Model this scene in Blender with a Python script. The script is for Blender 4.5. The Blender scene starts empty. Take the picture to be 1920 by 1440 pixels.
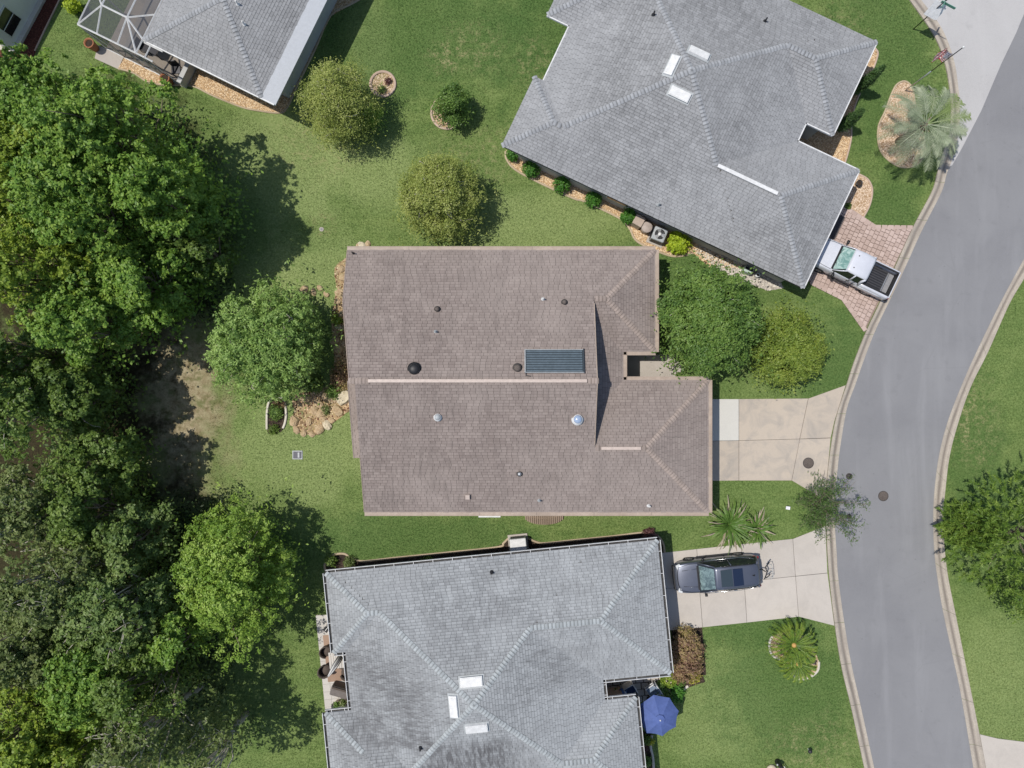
import bpy, math, random
import numpy as np
from mathutils import Vector, Matrix
R = math.radians
random.seed(11)
RG = np.random.default_rng(11)
SC = bpy.context.scene
COL = SC.collection
# ------------------------------------------------------------------ camera, sky, sun, exposure
CAMH = 40.0
cam_d = bpy.data.cameras.new('camera'); cam = bpy.data.objects.new('camera', cam_d); COL.objects.link(cam)
cam.location = (0, 0, CAMH); cam.rotation_euler = (0, 0, 0)
cam_d.sensor_width = 36; cam_d.lens = 24; cam_d.clip_start = 0.5; cam_d.clip_end = 2000
SC.camera = cam
SUN_DIR = Vector((0.45, -0.085, -1.0)).normalized()
sun_el = math.asin(-SUN_DIR.z)
world = bpy.data.worlds.new('World'); SC.world = world; world.use_nodes = True
wn = world.node_tree; bg = wn.nodes['Background']
sky = wn.nodes.new('ShaderNodeTexSky'); sky.sky_type = 'NISHITA'; sky.sun_disc = False
sky.sun_elevation = sun_el; sky.sun_rotation = R(-96)
wn.links.new(sky.outputs['Color'], bg.inputs['Color']); bg.inputs['Strength'].default_value = 0.108
sd = bpy.data.lights.new('sun', 'SUN'); so = bpy.data.objects.new('sun', sd); COL.objects.link(so)
sd.energy = 3.6; sd.angle = R(0.5); sd.color = (1.0, 0.955, 0.88)
so.rotation_euler = SUN_DIR.to_track_quat('-Z', 'Y').to_euler(); so.location = (-30, 3, 60)
SC.view_settings.view_transform = 'Standard'; SC.view_settings.look = 'None'
SC.view_settings.gamma = 1; SC.view_settings.use_curve_mapping = False
SC.view_settings.exposure = 0.10
SC.cycles.max_bounces = 6; SC.cycles.transparent_max_bounces = 12
SC.cycles.diffuse_bounces = 3
SC.render.film_transparent = False

# ------------------------------------------------------------------ helpers
def P(px, py, z=0.0):
    """photograph pixel (1920x1440) at height z -> ground-plan position"""
    k = (CAMH - z) / 1280.0
    return ((px - 960) * k, (720 - py) * k)
def P3(px, py, z=0.0):
    x, y = P(px, py, z); return Vector((x, y, z))
def PP(pts, z=0.0): return [P(a, b, z) for a, b in pts]

def tag(o, label=None, cat=None, group=None, kind=None):
    if label: o['label'] = label
    if cat: o['category'] = cat
    if group: o['group'] = group
    if kind: o['kind'] = kind
    return o
def empty(name, loc=(0, 0, 0), rz=0.0, label=None, cat=None, group=None):
    o = bpy.data.objects.new(name, None); COL.objects.link(o)
    o.location = loc if len(loc) == 3 else (loc[0], loc[1], 0); o.rotation_euler = (0, 0, rz); o.empty_display_size = .3
    return tag(o, label, cat, group)
def link_mesh(name, me, parent=None, loc=None, rot=None):
    o = bpy.data.objects.new(name, me); COL.objects.link(o)
    if parent is not None: o.parent = parent
    if loc is not None: o.location = loc
    if rot is not None: o.rotation_euler = rot
    return o
def copy_tree(o, parent=None):
    c = o.copy(); COL.objects.link(c)
    if parent is not None: c.parent = parent
    for ch in list(o.children): copy_tree(ch, c)
    return c

class MB:
    def __init__(s): s.v = []; s.f = []
    def add(s, v, f):
        b = len(s.v); s.v += [tuple(map(float, p)) for p in v]; s.f += [tuple(b + i for i in q) for q in f]; return s
    def box(s, c, d, rz=0.0, taper=1.0):
        x, y, z = d[0] / 2, d[1] / 2, d[2] / 2; cs, sn = math.cos(rz), math.sin(rz); V = []
        for k, t in ((-z, 1.0), (z, taper)):
            for a, b in ((-x, -y), (x, -y), (x, y), (-x, y)):
                a *= t; b *= t
                V.append((c[0] + a * cs - b * sn, c[1] + a * sn + b * cs, c[2] + k))
        return s.add(V, [(3, 2, 1, 0), (4, 5, 6, 7), (0, 1, 5, 4), (1, 2, 6, 5), (2, 3, 7, 6), (3, 0, 4, 7)])
    def box2(s, x0, x1, y0, y1, z0, z1): return s.box(((x0 + x1) / 2, (y0 + y1) / 2, (z0 + z1) / 2), (x1 - x0, y1 - y0, z1 - z0))
    def prism(s, pts, z0, z1):
        n = len(pts)
        A = sum(pts[i][0] * pts[(i + 1) % n][1] - pts[(i + 1) % n][0] * pts[i][1] for i in range(n))
        if A < 0: pts = pts[::-1]
        V = [(p[0], p[1], z0) for p in pts] + [(p[0], p[1], z1) for p in pts]
        return s.add(V, [tuple(range(n, 2 * n)), tuple(range(n - 1, -1, -1))] + [(i, (i + 1) % n, n + (i + 1) % n, n + i) for i in range(n)])
    def tube(s, pts, r, n=8, caps=True):
        pts = [Vector(p) for p in pts]; rr = r if hasattr(r, '__len__') else [r] * len(pts); V = []; F = []
        for i, p in enumerate(pts):
            d = (pts[min(i + 1, len(pts) - 1)] - pts[max(i - 1, 0)]).normalized()
            a = d.orthogonal().normalized() if abs(d.z) < .95 else Vector((1, 0, 0)); a = (a - d * a.dot(d)).normalized()
            if i and abs(d.z) < .95:
                q = Vector((0, 0, 1)); a = q.cross(d).normalized()
            b = d.cross(a)
            if i == 0 and abs(d.z) < .95: a = Vector((0, 0, 1)).cross(d).normalized(); b = d.cross(a)
            for k in range(n):
                t = 2 * math.pi * k / n; V.append(p + a * (rr[i] * math.cos(t)) + b * (rr[i] * math.sin(t)))
        for i in range(len(pts) - 1):
            for k in range(n): F.append((i * n + k, i * n + (k + 1) % n, (i + 1) * n + (k + 1) % n, (i + 1) * n + k))
        if caps: F += [tuple(range(n - 1, -1, -1)), tuple(range((len(pts) - 1) * n, len(pts) * n))]
        return s.add(V, F)
    def lathe(s, prof, n=20, c=(0, 0, 0), caps=True):
        V = [(c[0] + r * math.cos(2 * math.pi * k / n), c[1] + r * math.sin(2 * math.pi * k / n), c[2] + z) for r, z in prof for k in range(n)]
        F = [(i * n + k, i * n + (k + 1) % n, (i + 1) * n + (k + 1) % n, (i + 1) * n + k) for i in range(len(prof) - 1) for k in range(n)]
        if caps: F += [tuple(range(n - 1, -1, -1)), tuple(range((len(prof) - 1) * n, len(prof) * n))]
        return s.add(V, F)
    def loft(s, secs):
        n = len(secs[0]); V = [p for q in secs for p in q]
        F = [(i * n + k, i * n + (k + 1) % n, (i + 1) * n + (k + 1) % n, (i + 1) * n + k) for i in range(len(secs) - 1) for k in range(n)]
        F += [tuple(range(n - 1, -1, -1)), tuple(range((len(secs) - 1) * n, len(secs) * n))]
        return s.add(V, F)
    def ribbon(s, pts, w, z0, z1, closed=False):
        """a low kerb: path of plan points, width w, from z0 to z1 with a rounded top"""
        n = len(pts); V = []; F = []
        for i in range(n):
            a = pts[(i - 1) % n] if closed or i else pts[i]; b = pts[(i + 1) % n] if closed or i < n - 1 else pts[i]
            dx, dy = b[0] - a[0], b[1] - a[1]; L = math.hypot(dx, dy) or 1; nx, ny = -dy / L, dx / L
            for o, z in ((-.5, z0), (-.5, z1 * .75 + z0 * .25), (-.3, z1), (.3, z1), (.5, z1 * .75 + z0 * .25), (.5, z0)):
                V.append((pts[i][0] + nx * o * w, pts[i][1] + ny * o * w, z))
        for i in range(n if closed else n - 1):
            j = (i + 1) % n
            for k in range(5): F.append((i * 6 + k, j * 6 + k, j * 6 + k + 1, i * 6 + k + 1))
        if not closed: F += [tuple(range(6)), tuple(range((n - 1) * 6 + 5, (n - 1) * 6 - 1, -1))]
        return s.add(V, F)
    def build(s, name, m, parent=None, smooth=False, loc=None, rot=None, bevel=0, sub=0):
        me = bpy.data.meshes.new(name); me.from_pydata(s.v, [], s.f)
        if m: me.materials.append(m)
        if bevel or smooth or True:
            import bmesh
            b = bmesh.new(); b.from_mesh(me); bmesh.ops.recalc_face_normals(b, faces=b.faces); b.to_mesh(me); b.free()
        me.update()
        if smooth: me.polygons.foreach_set('use_smooth', [True] * len(me.polygons))
        o = link_mesh(name, me, parent, loc, rot)
        if bevel:
            md = o.modifiers.new('bevel', 'BEVEL'); md.width = bevel; md.segments = 2; md.limit_method = 'ANGLE'
        if sub:
            md = o.modifiers.new('sub', 'SUBSURF'); md.levels = sub; md.render_levels = sub
        return o

def np_mesh(name, V, nper, mat, uv=None, smooth=False):
    """V: (N, nper, 3) separate polygons"""
    V = np.asarray(V, np.float32); N = V.shape[0]
    me = bpy.data.meshes.new(name)
    me.vertices.add(N * nper); me.vertices.foreach_set('co', V.reshape(-1))
    me.loops.add(N * nper); me.loops.foreach_set('vertex_index', np.arange(N * nper, dtype=np.int32))
    me.polygons.add(N); me.polygons.foreach_set('loop_start', np.arange(0, N * nper, nper, dtype=np.int32))
    if uv is not None:
        l = me.uv_layers.new(name='UVMap'); l.data.foreach_set('uv', np.asarray(uv, np.float32).reshape(-1))
    if smooth: me.polygons.foreach_set('use_smooth', np.ones(N, bool))
    me.materials.append(mat); me.update(calc_edges=True); return me

def inpoly(x, y, poly):
    x = np.asarray(x); y = np.asarray(y); c = np.zeros(x.shape, bool); n = len(poly); j = n - 1
    for i in range(n):
        xi, yi = poly[i]; xj, yj = poly[j]
        if yi != yj: c ^= ((yi > y) != (yj > y)) & (x < (xj - xi) * (y - yi) / (yj - yi) + xi)
        j = i
    return c
def smooth_path(pts, n=6, closed=False):
    """Catmull-Rom"""
    out = []; m = len(pts)
    for i in range(m if closed else m - 1):
        p = [pts[(i + k) % m] if closed else pts[min(max(i + k, 0), m - 1)] for k in (-1, 0, 1, 2)]
        for q in range(n):
            t = q / n
            out.append(tuple(.5 * (2 * p[1][d] + (p[2][d] - p[0][d]) * t + (2 * p[0][d] - 5 * p[1][d] + 4 * p[2][d] - p[3][d]) * t * t + (3 * p[1][d] - p[0][d] - 3 * p[2][d] + p[3][d]) * t ** 3) for d in (0, 1)))
    if not closed: out.append(tuple(pts[-1]))
    return out
def resample(pts, n):
    d = [0]
    for a, b in zip(pts, pts[1:]): d.append(d[-1] + math.hypot(b[0] - a[0], b[1] - a[1]))
    t = np.linspace(0, d[-1], n); return list(zip(np.interp(t, d, [p[0] for p in pts]), np.interp(t, d, [p[1] for p in pts])))
def clip_poly(poly, a, b, c):
    """keep a*x+b*y+c >= 0"""
    out = []
    for i in range(len(poly)):
        p, q = poly[i], poly[(i + 1) % len(poly)]; dp = a * p[0] + b * p[1] + c; dq = a * q[0] + b * q[1] + c
        if dp >= -1e-9: out.append(p)
        if (dp > 1e-9 and dq < -1e-9) or (dp < -1e-9 and dq > 1e-9):
            t = dp / (dp - dq); out.append((p[0] + (q[0] - p[0]) * t, p[1] + (q[1] - p[1]) * t))
    return out

# ------------------------------------------------------------------ materials
class NT:
    def __init__(s, name):
        s.m = bpy.data.materials.new(name); s.m.use_nodes = True; s.t = s.m.node_tree
        s.b = s.t.nodes['Principled BSDF']; s.out = s.t.nodes['Material Output']
    def n(s, typ, **kw):
        x = s.t.nodes.new(typ)
        for k, v in kw.items():
            if k.startswith('_'): setattr(x, k[1:], v)
            else: s.set(x.inputs[k.replace('__', ' ')], v)
        return x
    def set(s, i, v):
        if hasattr(v, 'links') or isinstance(v, bpy.types.NodeSocket): s.t.links.new(v, i)
        elif isinstance(v, (tuple, list)) and len(v) == 3 and i.type == 'RGBA': i.default_value = (*v, 1)
        else: i.default_value = v
    def math(s, op, a, b=0.0, c=None, clamp=False):
        x = s.t.nodes.new('ShaderNodeMath'); x.operation = op; x.use_clamp = clamp; s.set(x.inputs[0], a); s.set(x.inputs[1], b)
        if c is not None: s.set(x.inputs[2], c)
        return x.outputs[0]
    def mix(s, f, a, b, mode='MIX'):
        x = s.t.nodes.new('ShaderNodeMix'); x.data_type = 'RGBA'; x.blend_type = mode
        s.set(x.inputs['Factor'], f); s.set(x.inputs[6], a); s.set(x.inputs[7], b); return x.outputs[2]
    def noise(s, co, scale, detail=3.0, rough=.55, dist=0.0):
        x = s.t.nodes.new('ShaderNodeTexNoise'); s.set(x.inputs['Vector'], co); x.inputs['Scale'].default_value = scale
        x.inputs['Detail'].default_value = detail; x.inputs['Roughness'].default_value = rough; x.inputs['Distortion'].default_value = dist
        return x.outputs['Fac']
    def ramp(s, f, lo, hi, a=0.0, b=1.0):
        x = s.t.nodes.new('ShaderNodeMapRange'); s.set(x.inputs[0], f); x.inputs[1].default_value = lo; x.inputs[2].default_value = hi
        x.inputs[3].default_value = a; x.inputs[4].default_value = b; return x.outputs[0]
    def co(s, which='Object'):
        return s.t.nodes.new('ShaderNodeTexCoord').outputs[which]
    def mapping(s, co, scale):
        x = s.t.nodes.new('ShaderNodeMapping'); s.set(x.inputs[0], co); x.inputs['Scale'].default_value = scale; return x.outputs[0]
    def bump(s, h, strength=.3, dist=.02):
        x = s.t.nodes.new('ShaderNodeBump'); s.set(x.inputs['Height'], h); x.inputs['Strength'].default_value = strength; x.inputs['Distance'].default_value = dist
        s.t.links.new(x.outputs[0], s.b.inputs['Normal'])
    def island(s): return s.t.nodes.new('ShaderNodeNewGeometry').outputs['Random Per Island']
    def objrand(s): return s.t.nodes.new('ShaderNodeObjectInfo').outputs['Random']
    def fin(s, col=None, rough=.8, spec=.3, metal=0.0):
        if col is not None: s.set(s.b.inputs['Base Color'], col)
        s.set(s.b.inputs['Roughness'], rough); s.b.inputs['Specular IOR Level'].default_value = spec; s.b.inputs['Metallic'].default_value = metal
        return s.m
def plain(name, c, rough=.6, spec=.4, metal=0.0, var=.12, scale=6.0):
    t = NT(name); co = t.co(); n = t.noise(co, scale, 4); f = t.ramp(n, .3, .7, 1 - var, 1 + var)
    return t.fin(t.mix(1.0, c, t.n('ShaderNodeCombineColor', Red=f, Green=f, Blue=f).outputs[0], 'MULTIPLY'), rough, spec, metal)
def speckle(name, c1, c2, scale, rough=.85, bump=.25, c3=None, big=.4):
    """two-tone grained surface with broad tone drift"""
    t = NT(name); co = t.co(); n = t.noise(co, scale, 5, .65); c = t.mix(t.ramp(n, .35, .65), c1, c2)
    b = t.noise(co, big, 4, .6)
    c = t.mix(t.ramp(b, .42, .7, 0, .7), c, c3 if c3 else tuple(.75 * k for k in c1))
    t.bump(n, bump, .02); return t.fin(c, rough, .25)
def coat(name, c, rough=.3, coat=.6, metal=0.0):
    t = NT(name); co = t.co(); n = t.noise(co, 3, 4); f = t.ramp(n, .3, .7, .95, 1.04)
    m = t.fin(t.mix(1.0, c, t.n('ShaderNodeCombineColor', Red=f, Green=f, Blue=f).outputs[0], 'MULTIPLY'), rough, .5, metal)
    t.b.inputs['Coat Weight'].default_value = coat; t.b.inputs['Coat Roughness'].default_value = .08
    return m
def leafmat(name, cols, trans=.3, nscale=.8, rough=.5, gain=2.1):
    """foliage: hue differs leaf by leaf and clump by clump"""
    cols = [tuple(min(.8, k * gain) for k in c) for c in cols]
    t = NT(name); isl = t.island(); co = t.co(); n = t.noise(co, nscale, 3, .6)
    r = t.t.nodes.new('ShaderNodeValToRGB'); e = r.color_ramp.elements
    while len(e) < len(cols): e.new(.5)
    for i, c in enumerate(cols): e[i].position = i / (len(cols) - 1); e[i].color = (*c, 1)
    f = t.math('ADD', t.math('MULTIPLY', isl, .5), t.ramp(n, .32, .68, 0, .5))
    t.set(r.inputs[0], f); col = r.outputs[0]
    t.fin(col, rough, .35)
    tr = t.t.nodes.new('ShaderNodeBsdfTranslucent'); t.set(tr.inputs['Color'], t.mix(.5, col, tuple(min(1, k * 1.5) for k in cols[-1])))
    mx = t.t.nodes.new('ShaderNodeMixShader'); mx.inputs[0].default_value = trans
    t.t.links.new(t.b.outputs[0], mx.inputs[1]); t.t.links.new(tr.outputs[0], mx.inputs[2]); t.t.links.new(mx.outputs[0], t.out.inputs[0])
    return t.m
def shinglemat(name, dark, mid, light, stain, stain_amt=.6, streak=.3, expo=.15, dirt=()):
    t = NT(name); isl = t.island(); uv = t.co('UV'); co = t.co()
    c = t.mix(t.ramp(isl, 0, 1), dark, light); c = t.mix(.62, c, mid)
    gran = t.noise(co, 60, 2, .7); c = t.mix(t.ramp(gran, .3, .7, 0, .22), c, tuple(.55 * k for k in dark))
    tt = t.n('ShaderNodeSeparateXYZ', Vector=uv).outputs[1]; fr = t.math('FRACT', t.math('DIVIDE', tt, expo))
    c = t.mix(t.ramp(fr, .62, .95, 0, .55), c, tuple(.42 * k for k in mid))      # course shadow line painted into the colour below the next course
    st = t.noise(t.mapping(uv, (1.1, .16, 1)), 1.0, 5, .65); st2 = t.noise(co, .35, 4, .6)
    m = t.math('MULTIPLY', t.ramp(st, .42, .68), t.ramp(st2, .36, .62)); c = t.mix(t.math('MULTIPLY', m, stain_amt), c, stain)
    sk = t.noise(t.mapping(uv, (5.2, .8, 1)), 1.0, 4, .62, .4); sk2 = t.noise(co, .22, 3, .6)
    c = t.mix(t.math('MULTIPLY', t.math('MULTIPLY', t.ramp(sk, .50, .66), t.ramp(sk2, .40, .58)), streak), c, tuple(.62 * k for k in stain))
    if dirt:      # algae where water lingers on these slopes
        xyz = t.n('ShaderNodeSeparateXYZ', Vector=co); wob = t.noise(co, .5, 4, .65); fin_ = t.noise(t.mapping(uv, (6.5, 1.4, 1)), 1.0, 4, .65, .3)
        for (u, v, ru, rv, am) in dirt:
            a = t.math('DIVIDE', t.math('SUBTRACT', xyz.outputs[0], u), ru); b = t.math('DIVIDE', t.math('SUBTRACT', xyz.outputs[1], v), rv)
            d = t.math('ADD', t.math('MAXIMUM', t.math('ABSOLUTE', a), t.math('ABSOLUTE', b)), t.ramp(wob, .3, .7, -.3, .3))
            c = t.mix(t.math('MULTIPLY', t.ramp(d, 1.1, .75), t.ramp(fin_, .42, .56, am * .25, am)), c, tuple(.7 * k for k in stain))
    st3 = t.noise(co, .8, 5, .6); c = t.mix(t.ramp(st3, .5, .72, 0, .3), c, light); st4 = t.noise(co, .17, 3, .55); c = t.mix(t.ramp(st4, .42, .64, 0, .4), c, tuple(.86 * k for k in light))
    t.bump(gran, .2, .005); return t.fin(c, .9, .2)
def capmat(name, c):
    """ridge pieces: darker band at the lapped edge, each piece has its own tone"""
    t = NT(name); co = t.co(); x = t.n('ShaderNodeSeparateXYZ', Vector=co).outputs[0]; r = t.ramp(t.objrand(), 0, 1, .86, 1.1); n = t.noise(co, 30, 3, .7)
    k = t.math('MULTIPLY', r, t.ramp(n, .3, .7, .9, 1.08)); col = t.mix(1.0, c, t.n('ShaderNodeCombineColor', Red=k, Green=k, Blue=k).outputs[0], 'MULTIPLY')
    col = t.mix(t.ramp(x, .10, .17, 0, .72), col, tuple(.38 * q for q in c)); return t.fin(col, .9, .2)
M = {}
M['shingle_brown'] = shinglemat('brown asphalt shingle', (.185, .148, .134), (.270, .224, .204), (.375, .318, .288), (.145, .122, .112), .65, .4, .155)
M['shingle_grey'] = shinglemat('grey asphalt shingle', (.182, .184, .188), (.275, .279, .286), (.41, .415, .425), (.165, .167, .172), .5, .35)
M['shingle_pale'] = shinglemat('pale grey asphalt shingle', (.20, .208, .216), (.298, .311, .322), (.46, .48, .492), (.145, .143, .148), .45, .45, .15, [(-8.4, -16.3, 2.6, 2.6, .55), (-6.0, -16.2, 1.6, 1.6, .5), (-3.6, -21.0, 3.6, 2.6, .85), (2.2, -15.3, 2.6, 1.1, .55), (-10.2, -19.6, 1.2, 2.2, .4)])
M['cap_brown'] = capmat('brown ridge shingle', (.33, .27, .237))
M['cap_grey'] = capmat('grey ridge shingle', (.32, .33, .345))
M['cap_pale'] = capmat('pale ridge shingle', (.37, .395, .405))
M['tan_rake'] = speckle('tan rake shingle', (.27, .215, .18), (.37, .30, .255), 10, .9)
M['deck'] = plain('roof underlay', (.09, .085, .08), .9)
M['tan_trim'] = speckle('tan painted metal', (.36, .285, .228), (.43, .35, .285), 5, .5, .05)
M['pink_vent'] = plain('pinkish vent plastic', (.49, .405, .355), .5)
M['white'] = plain('white painted metal', (.64, .64, .635), .45)
M['offwhite'] = plain('off white plastic', (.7, .69, .66), .5)
M['dark_trough'] = speckle('dirty gutter trough', (.035, .035, .035), (.09, .085, .08), 6, .9)
M['cream_wall'] = speckle('cream stucco', (.60, .52, .42), (.66, .58, .48), 20, .9, .3)
M['grey_wall'] = speckle('pale grey stucco', (.46, .46, .45), (.52, .52, .51), 20, .9, .3)
M['pale_wall'] = speckle('white stucco', (.72, .72, .69), (.80, .80, .77), 20, .9, .3)
M['peach_wall'] = speckle('peach stucco', (.58, .42, .32), (.64, .48, .38), 20, .9, .3)
M['black'] = plain('black plastic', (.02, .02, .022), .5)
M['dark_metal'] = plain('dark metal', (.05, .05, .055), .4, .5, .6)
M['steel'] = plain('galvanised steel', (.45, .46, .47), .4, .5, .7)
M['grey_metal'] = plain('grey painted metal', (.36, .38, .39), .45)
M['glass'] = None
def glassmat(name, c, rough=.08, spec=.8):
    t = NT(name); m = t.fin(c, rough, spec); return m
M['glass'] = glassmat('dark window glass', (.015, .018, .02))
def shieldmat(name, a, b, scale):
    t = NT(name); co = t.co(); n = t.noise(co, scale, 4, .65, 1.2); return t.fin(t.mix(t.ramp(n, .40, .62), a, b), .14, 1.0)  # pale and dark patches painted in for reflections and things behind the glass
M['windshield'] = shieldmat('windshield with painted reflections', (.16, .30, .28), (.46, .60, .57), 2.6)
M['windshield_grey'] = shieldmat('grey windshield with painted reflections', (.07, .105, .11), (.20, .28, .28), 3.2)
M['dome'] = glassmat('bluish dome glass', (.30, .38, .52), .12, .9)
M['wood'] = speckle('weathered wood', (.24, .18, .13), (.34, .26, .2), 14, .8)
M['trunk'] = speckle('bark', (.16, .125, .095), (.26, .215, .17), 12, .95, .6)
M['pale_bark'] = speckle('pale bark', (.42, .38, .32), (.58, .54, .47), 12, .95, .6)
M['terracotta'] = speckle('terracotta', (.30, .12, .06), (.38, .17, .09), 14, .8)
M['pot_pale'] = plain('pale pot glaze', (.5, .42, .32), .6)
M['soil'] = speckle('potting soil', (.03, .02, .015), (.07, .05, .035), 20, .95, .6)
M['edging'] = speckle('tan concrete edging', (.42, .33, .22), (.52, .42, .30), 18, .9, .3)
M['edging_pink'] = speckle('pinkish concrete edging', (.46, .34, .26), (.55, .43, .34), 18, .9, .3)
M['edging_white'] = speckle('pale concrete edging', (.55, .5, .42), (.66, .62, .55), 18, .9, .3)
M['tyre'] = plain('tyre rubber', (.02, .02, .02), .85)
M['rim'] = plain('alloy rim', (.38, .38, .39), .35, .5, .8)
M['gap'] = plain('panel gap', (.012, .012, .014), .7)
M['red_lamp'] = glassmat('red lamp', (.35, .02, .02), .2)
M['clear_lamp'] = glassmat('clear lamp', (.62, .64, .66), .15)
M['chrome'] = plain('chrome', (.7, .7, .7), .2, .5, 1.0)
M['white_paint'] = coat('white car paint', (.57, .585, .64), .35, .5)
M['suv_paint'] = coat('blue grey metallic paint', (.12, .132, .17), .36, .7, .55)
M['solar'] = plain('solar absorber', (.10, .132, .155), .4, .5, .1, .15)
M['solar_frame'] = plain('solar frame', (.04, .05, .06), .4)
M['rock'] = speckle('tan rock', (.36, .25, .15), (.54, .42, .27), 7, .95, .7, (.24, .2, .09), .9)
M['pale_rock'] = speckle('pale rock', (.5, .43, .3), (.66, .58, .44), 6, .95, .7)

def lawnmat(blade=False):
    t = NT('grass blade' if blade else 'lawn turf'); co = t.co()
    fine = t.ramp(t.island(), 0, 1, .36, .64) if blade else t.noise(co, 9.0, 5, .75)
    med = t.noise(co, 1.1, 5, .65); big = t.noise(co, .16, 4, .55, .6); mid = t.noise(co, .45, 4, .6, .4)
    c = t.mix(t.ramp(fine, .34, .66), (.055, .092, .020), (.235, .295, .105))
    c = t.mix(t.ramp(med, .38, .66, 0, .7), c, t.mix(t.ramp(fine, .3, .7), (.14, .19, .055), (.31, .345, .145)))
    c = t.mix(t.ramp(mid, .45, .66, 0, .55), c, t.mix(t.ramp(fine, .3, .7), (.046, .088, .020), (.165, .225, .075)))
    c = t.mix(t.ramp(big, .36, .62, 0, .5), c, t.mix(t.ramp(fine, .35, .65), (.07, .118, .032), (.17, .23, .075)))
    mp = t.t.nodes.new('ShaderNodeMapping'); t.set(mp.inputs[0], co); mp.inputs['Rotation'].default_value = (0, 0, R(24)); mp.inputs['Scale'].default_value = (.16, 1.5, 1)
    ml = t.noise(mp.outputs[0], 1.0, 3, .6, .3); c = t.mix(t.ramp(ml, .48, .62, 0, .38), c, t.mix(t.ramp(fine, .3, .7), (.12, .17, .045), (.27, .31, .12)))
    sep = t.n('ShaderNodeSeparateXYZ', Vector=co); wob = t.noise(co, .55, 5, .7); wob2 = t.noise(co, 2.2, 4, .7)
    def blob(px, py, rx, ry, soft=.6):
        x, y = P(px, py); k = 1 / 32.
        a = t.math('DIVIDE', t.math('SUBTRACT', sep.outputs[0], x), rx * k); b = t.math('DIVIDE', t.math('SUBTRACT', sep.outputs[1], y), ry * k)
        d = t.math('SQRT', t.math('ADD', t.math('MULTIPLY', a, a), t.math('MULTIPLY', b, b)))
        d = t.math('ADD', d, t.ramp(wob, .3, .7, -.45, .45)); return t.ramp(d, 1 + soft * .5, 1 - soft * .5)
    def lay(c, mask, amt, col): return t.mix(t.math('MULTIPLY', mask, amt, clamp=True), c, col)
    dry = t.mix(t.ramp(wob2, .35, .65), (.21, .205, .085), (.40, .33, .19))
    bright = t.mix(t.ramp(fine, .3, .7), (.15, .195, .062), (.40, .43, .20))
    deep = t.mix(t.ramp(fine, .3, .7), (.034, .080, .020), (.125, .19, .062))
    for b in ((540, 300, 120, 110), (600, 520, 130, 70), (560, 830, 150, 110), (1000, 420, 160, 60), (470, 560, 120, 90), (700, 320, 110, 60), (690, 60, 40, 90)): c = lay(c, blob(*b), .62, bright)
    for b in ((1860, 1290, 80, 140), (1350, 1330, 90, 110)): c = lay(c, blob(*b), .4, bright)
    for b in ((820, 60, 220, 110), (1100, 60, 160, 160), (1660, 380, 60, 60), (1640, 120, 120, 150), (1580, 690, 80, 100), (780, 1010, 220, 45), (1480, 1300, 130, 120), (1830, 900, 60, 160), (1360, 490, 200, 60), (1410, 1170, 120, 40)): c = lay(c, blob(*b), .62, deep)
    patch = t.math('MULTIPLY', t.ramp(wob2, .44, .60), t.ramp(t.noise(co, 7.0, 3, .7), .42, .6))
    for b in ((1560, 60, 70, 50), (1600, 345, 60, 30), (1830, 800, 45, 90), (1815, 770, 20, 60), (880, 90, 70, 50), (900, 300, 90, 60), (835, 110, 40, 35), (1530, 1400, 90, 60), (600, 270, 90, 70), (1000, 130, 40, 60), (605, 425, 30, 25)): c = lay(c, t.math('MULTIPLY', blob(*b), patch), .55, dry)
    soil = t.mix(t.ramp(wob2, .32, .68), (.24, .175, .10), (.56, .44, .32)); soil = t.mix(t.ramp(t.noise(co, 1.3, 5, .7), .48, .62, 0, .75), soil, (.12, .14, .045)); soil = t.mix(t.ramp(fine, .35, .7, 0, .5), soil, (.12, .08, .05))
    for b in ((330, 660, 85, 75), (335, 830, 80, 105), (325, 740, 90, 100)): c = lay(c, blob(*b, 1.1), .86, soil)
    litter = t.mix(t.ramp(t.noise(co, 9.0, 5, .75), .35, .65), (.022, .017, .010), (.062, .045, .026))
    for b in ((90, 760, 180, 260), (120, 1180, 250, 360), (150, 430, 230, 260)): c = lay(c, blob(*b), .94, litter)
    c = t.mix(1.0, c, (.88, .95, .88), 'MULTIPLY')
    if blade:
        tr = t.t.nodes.new('ShaderNodeBsdfTranslucent'); t.set(tr.inputs['Color'], c); mx = t.t.nodes.new('ShaderNodeMixShader'); mx.inputs[0].default_value = .3
        t.fin(c, .6, .25); t.t.links.new(t.b.outputs[0], mx.inputs[1]); t.t.links.new(tr.outputs[0], mx.inputs[2]); t.t.links.new(mx.outputs[0], t.out.inputs[0]); return t.m
    t.bump(t.math('ADD', fine, t.math('MULTIPLY', wob2, .6)), .6, .06)
    return t.fin(c, .95, .1)
M['lawn'] = lawnmat()
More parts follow.
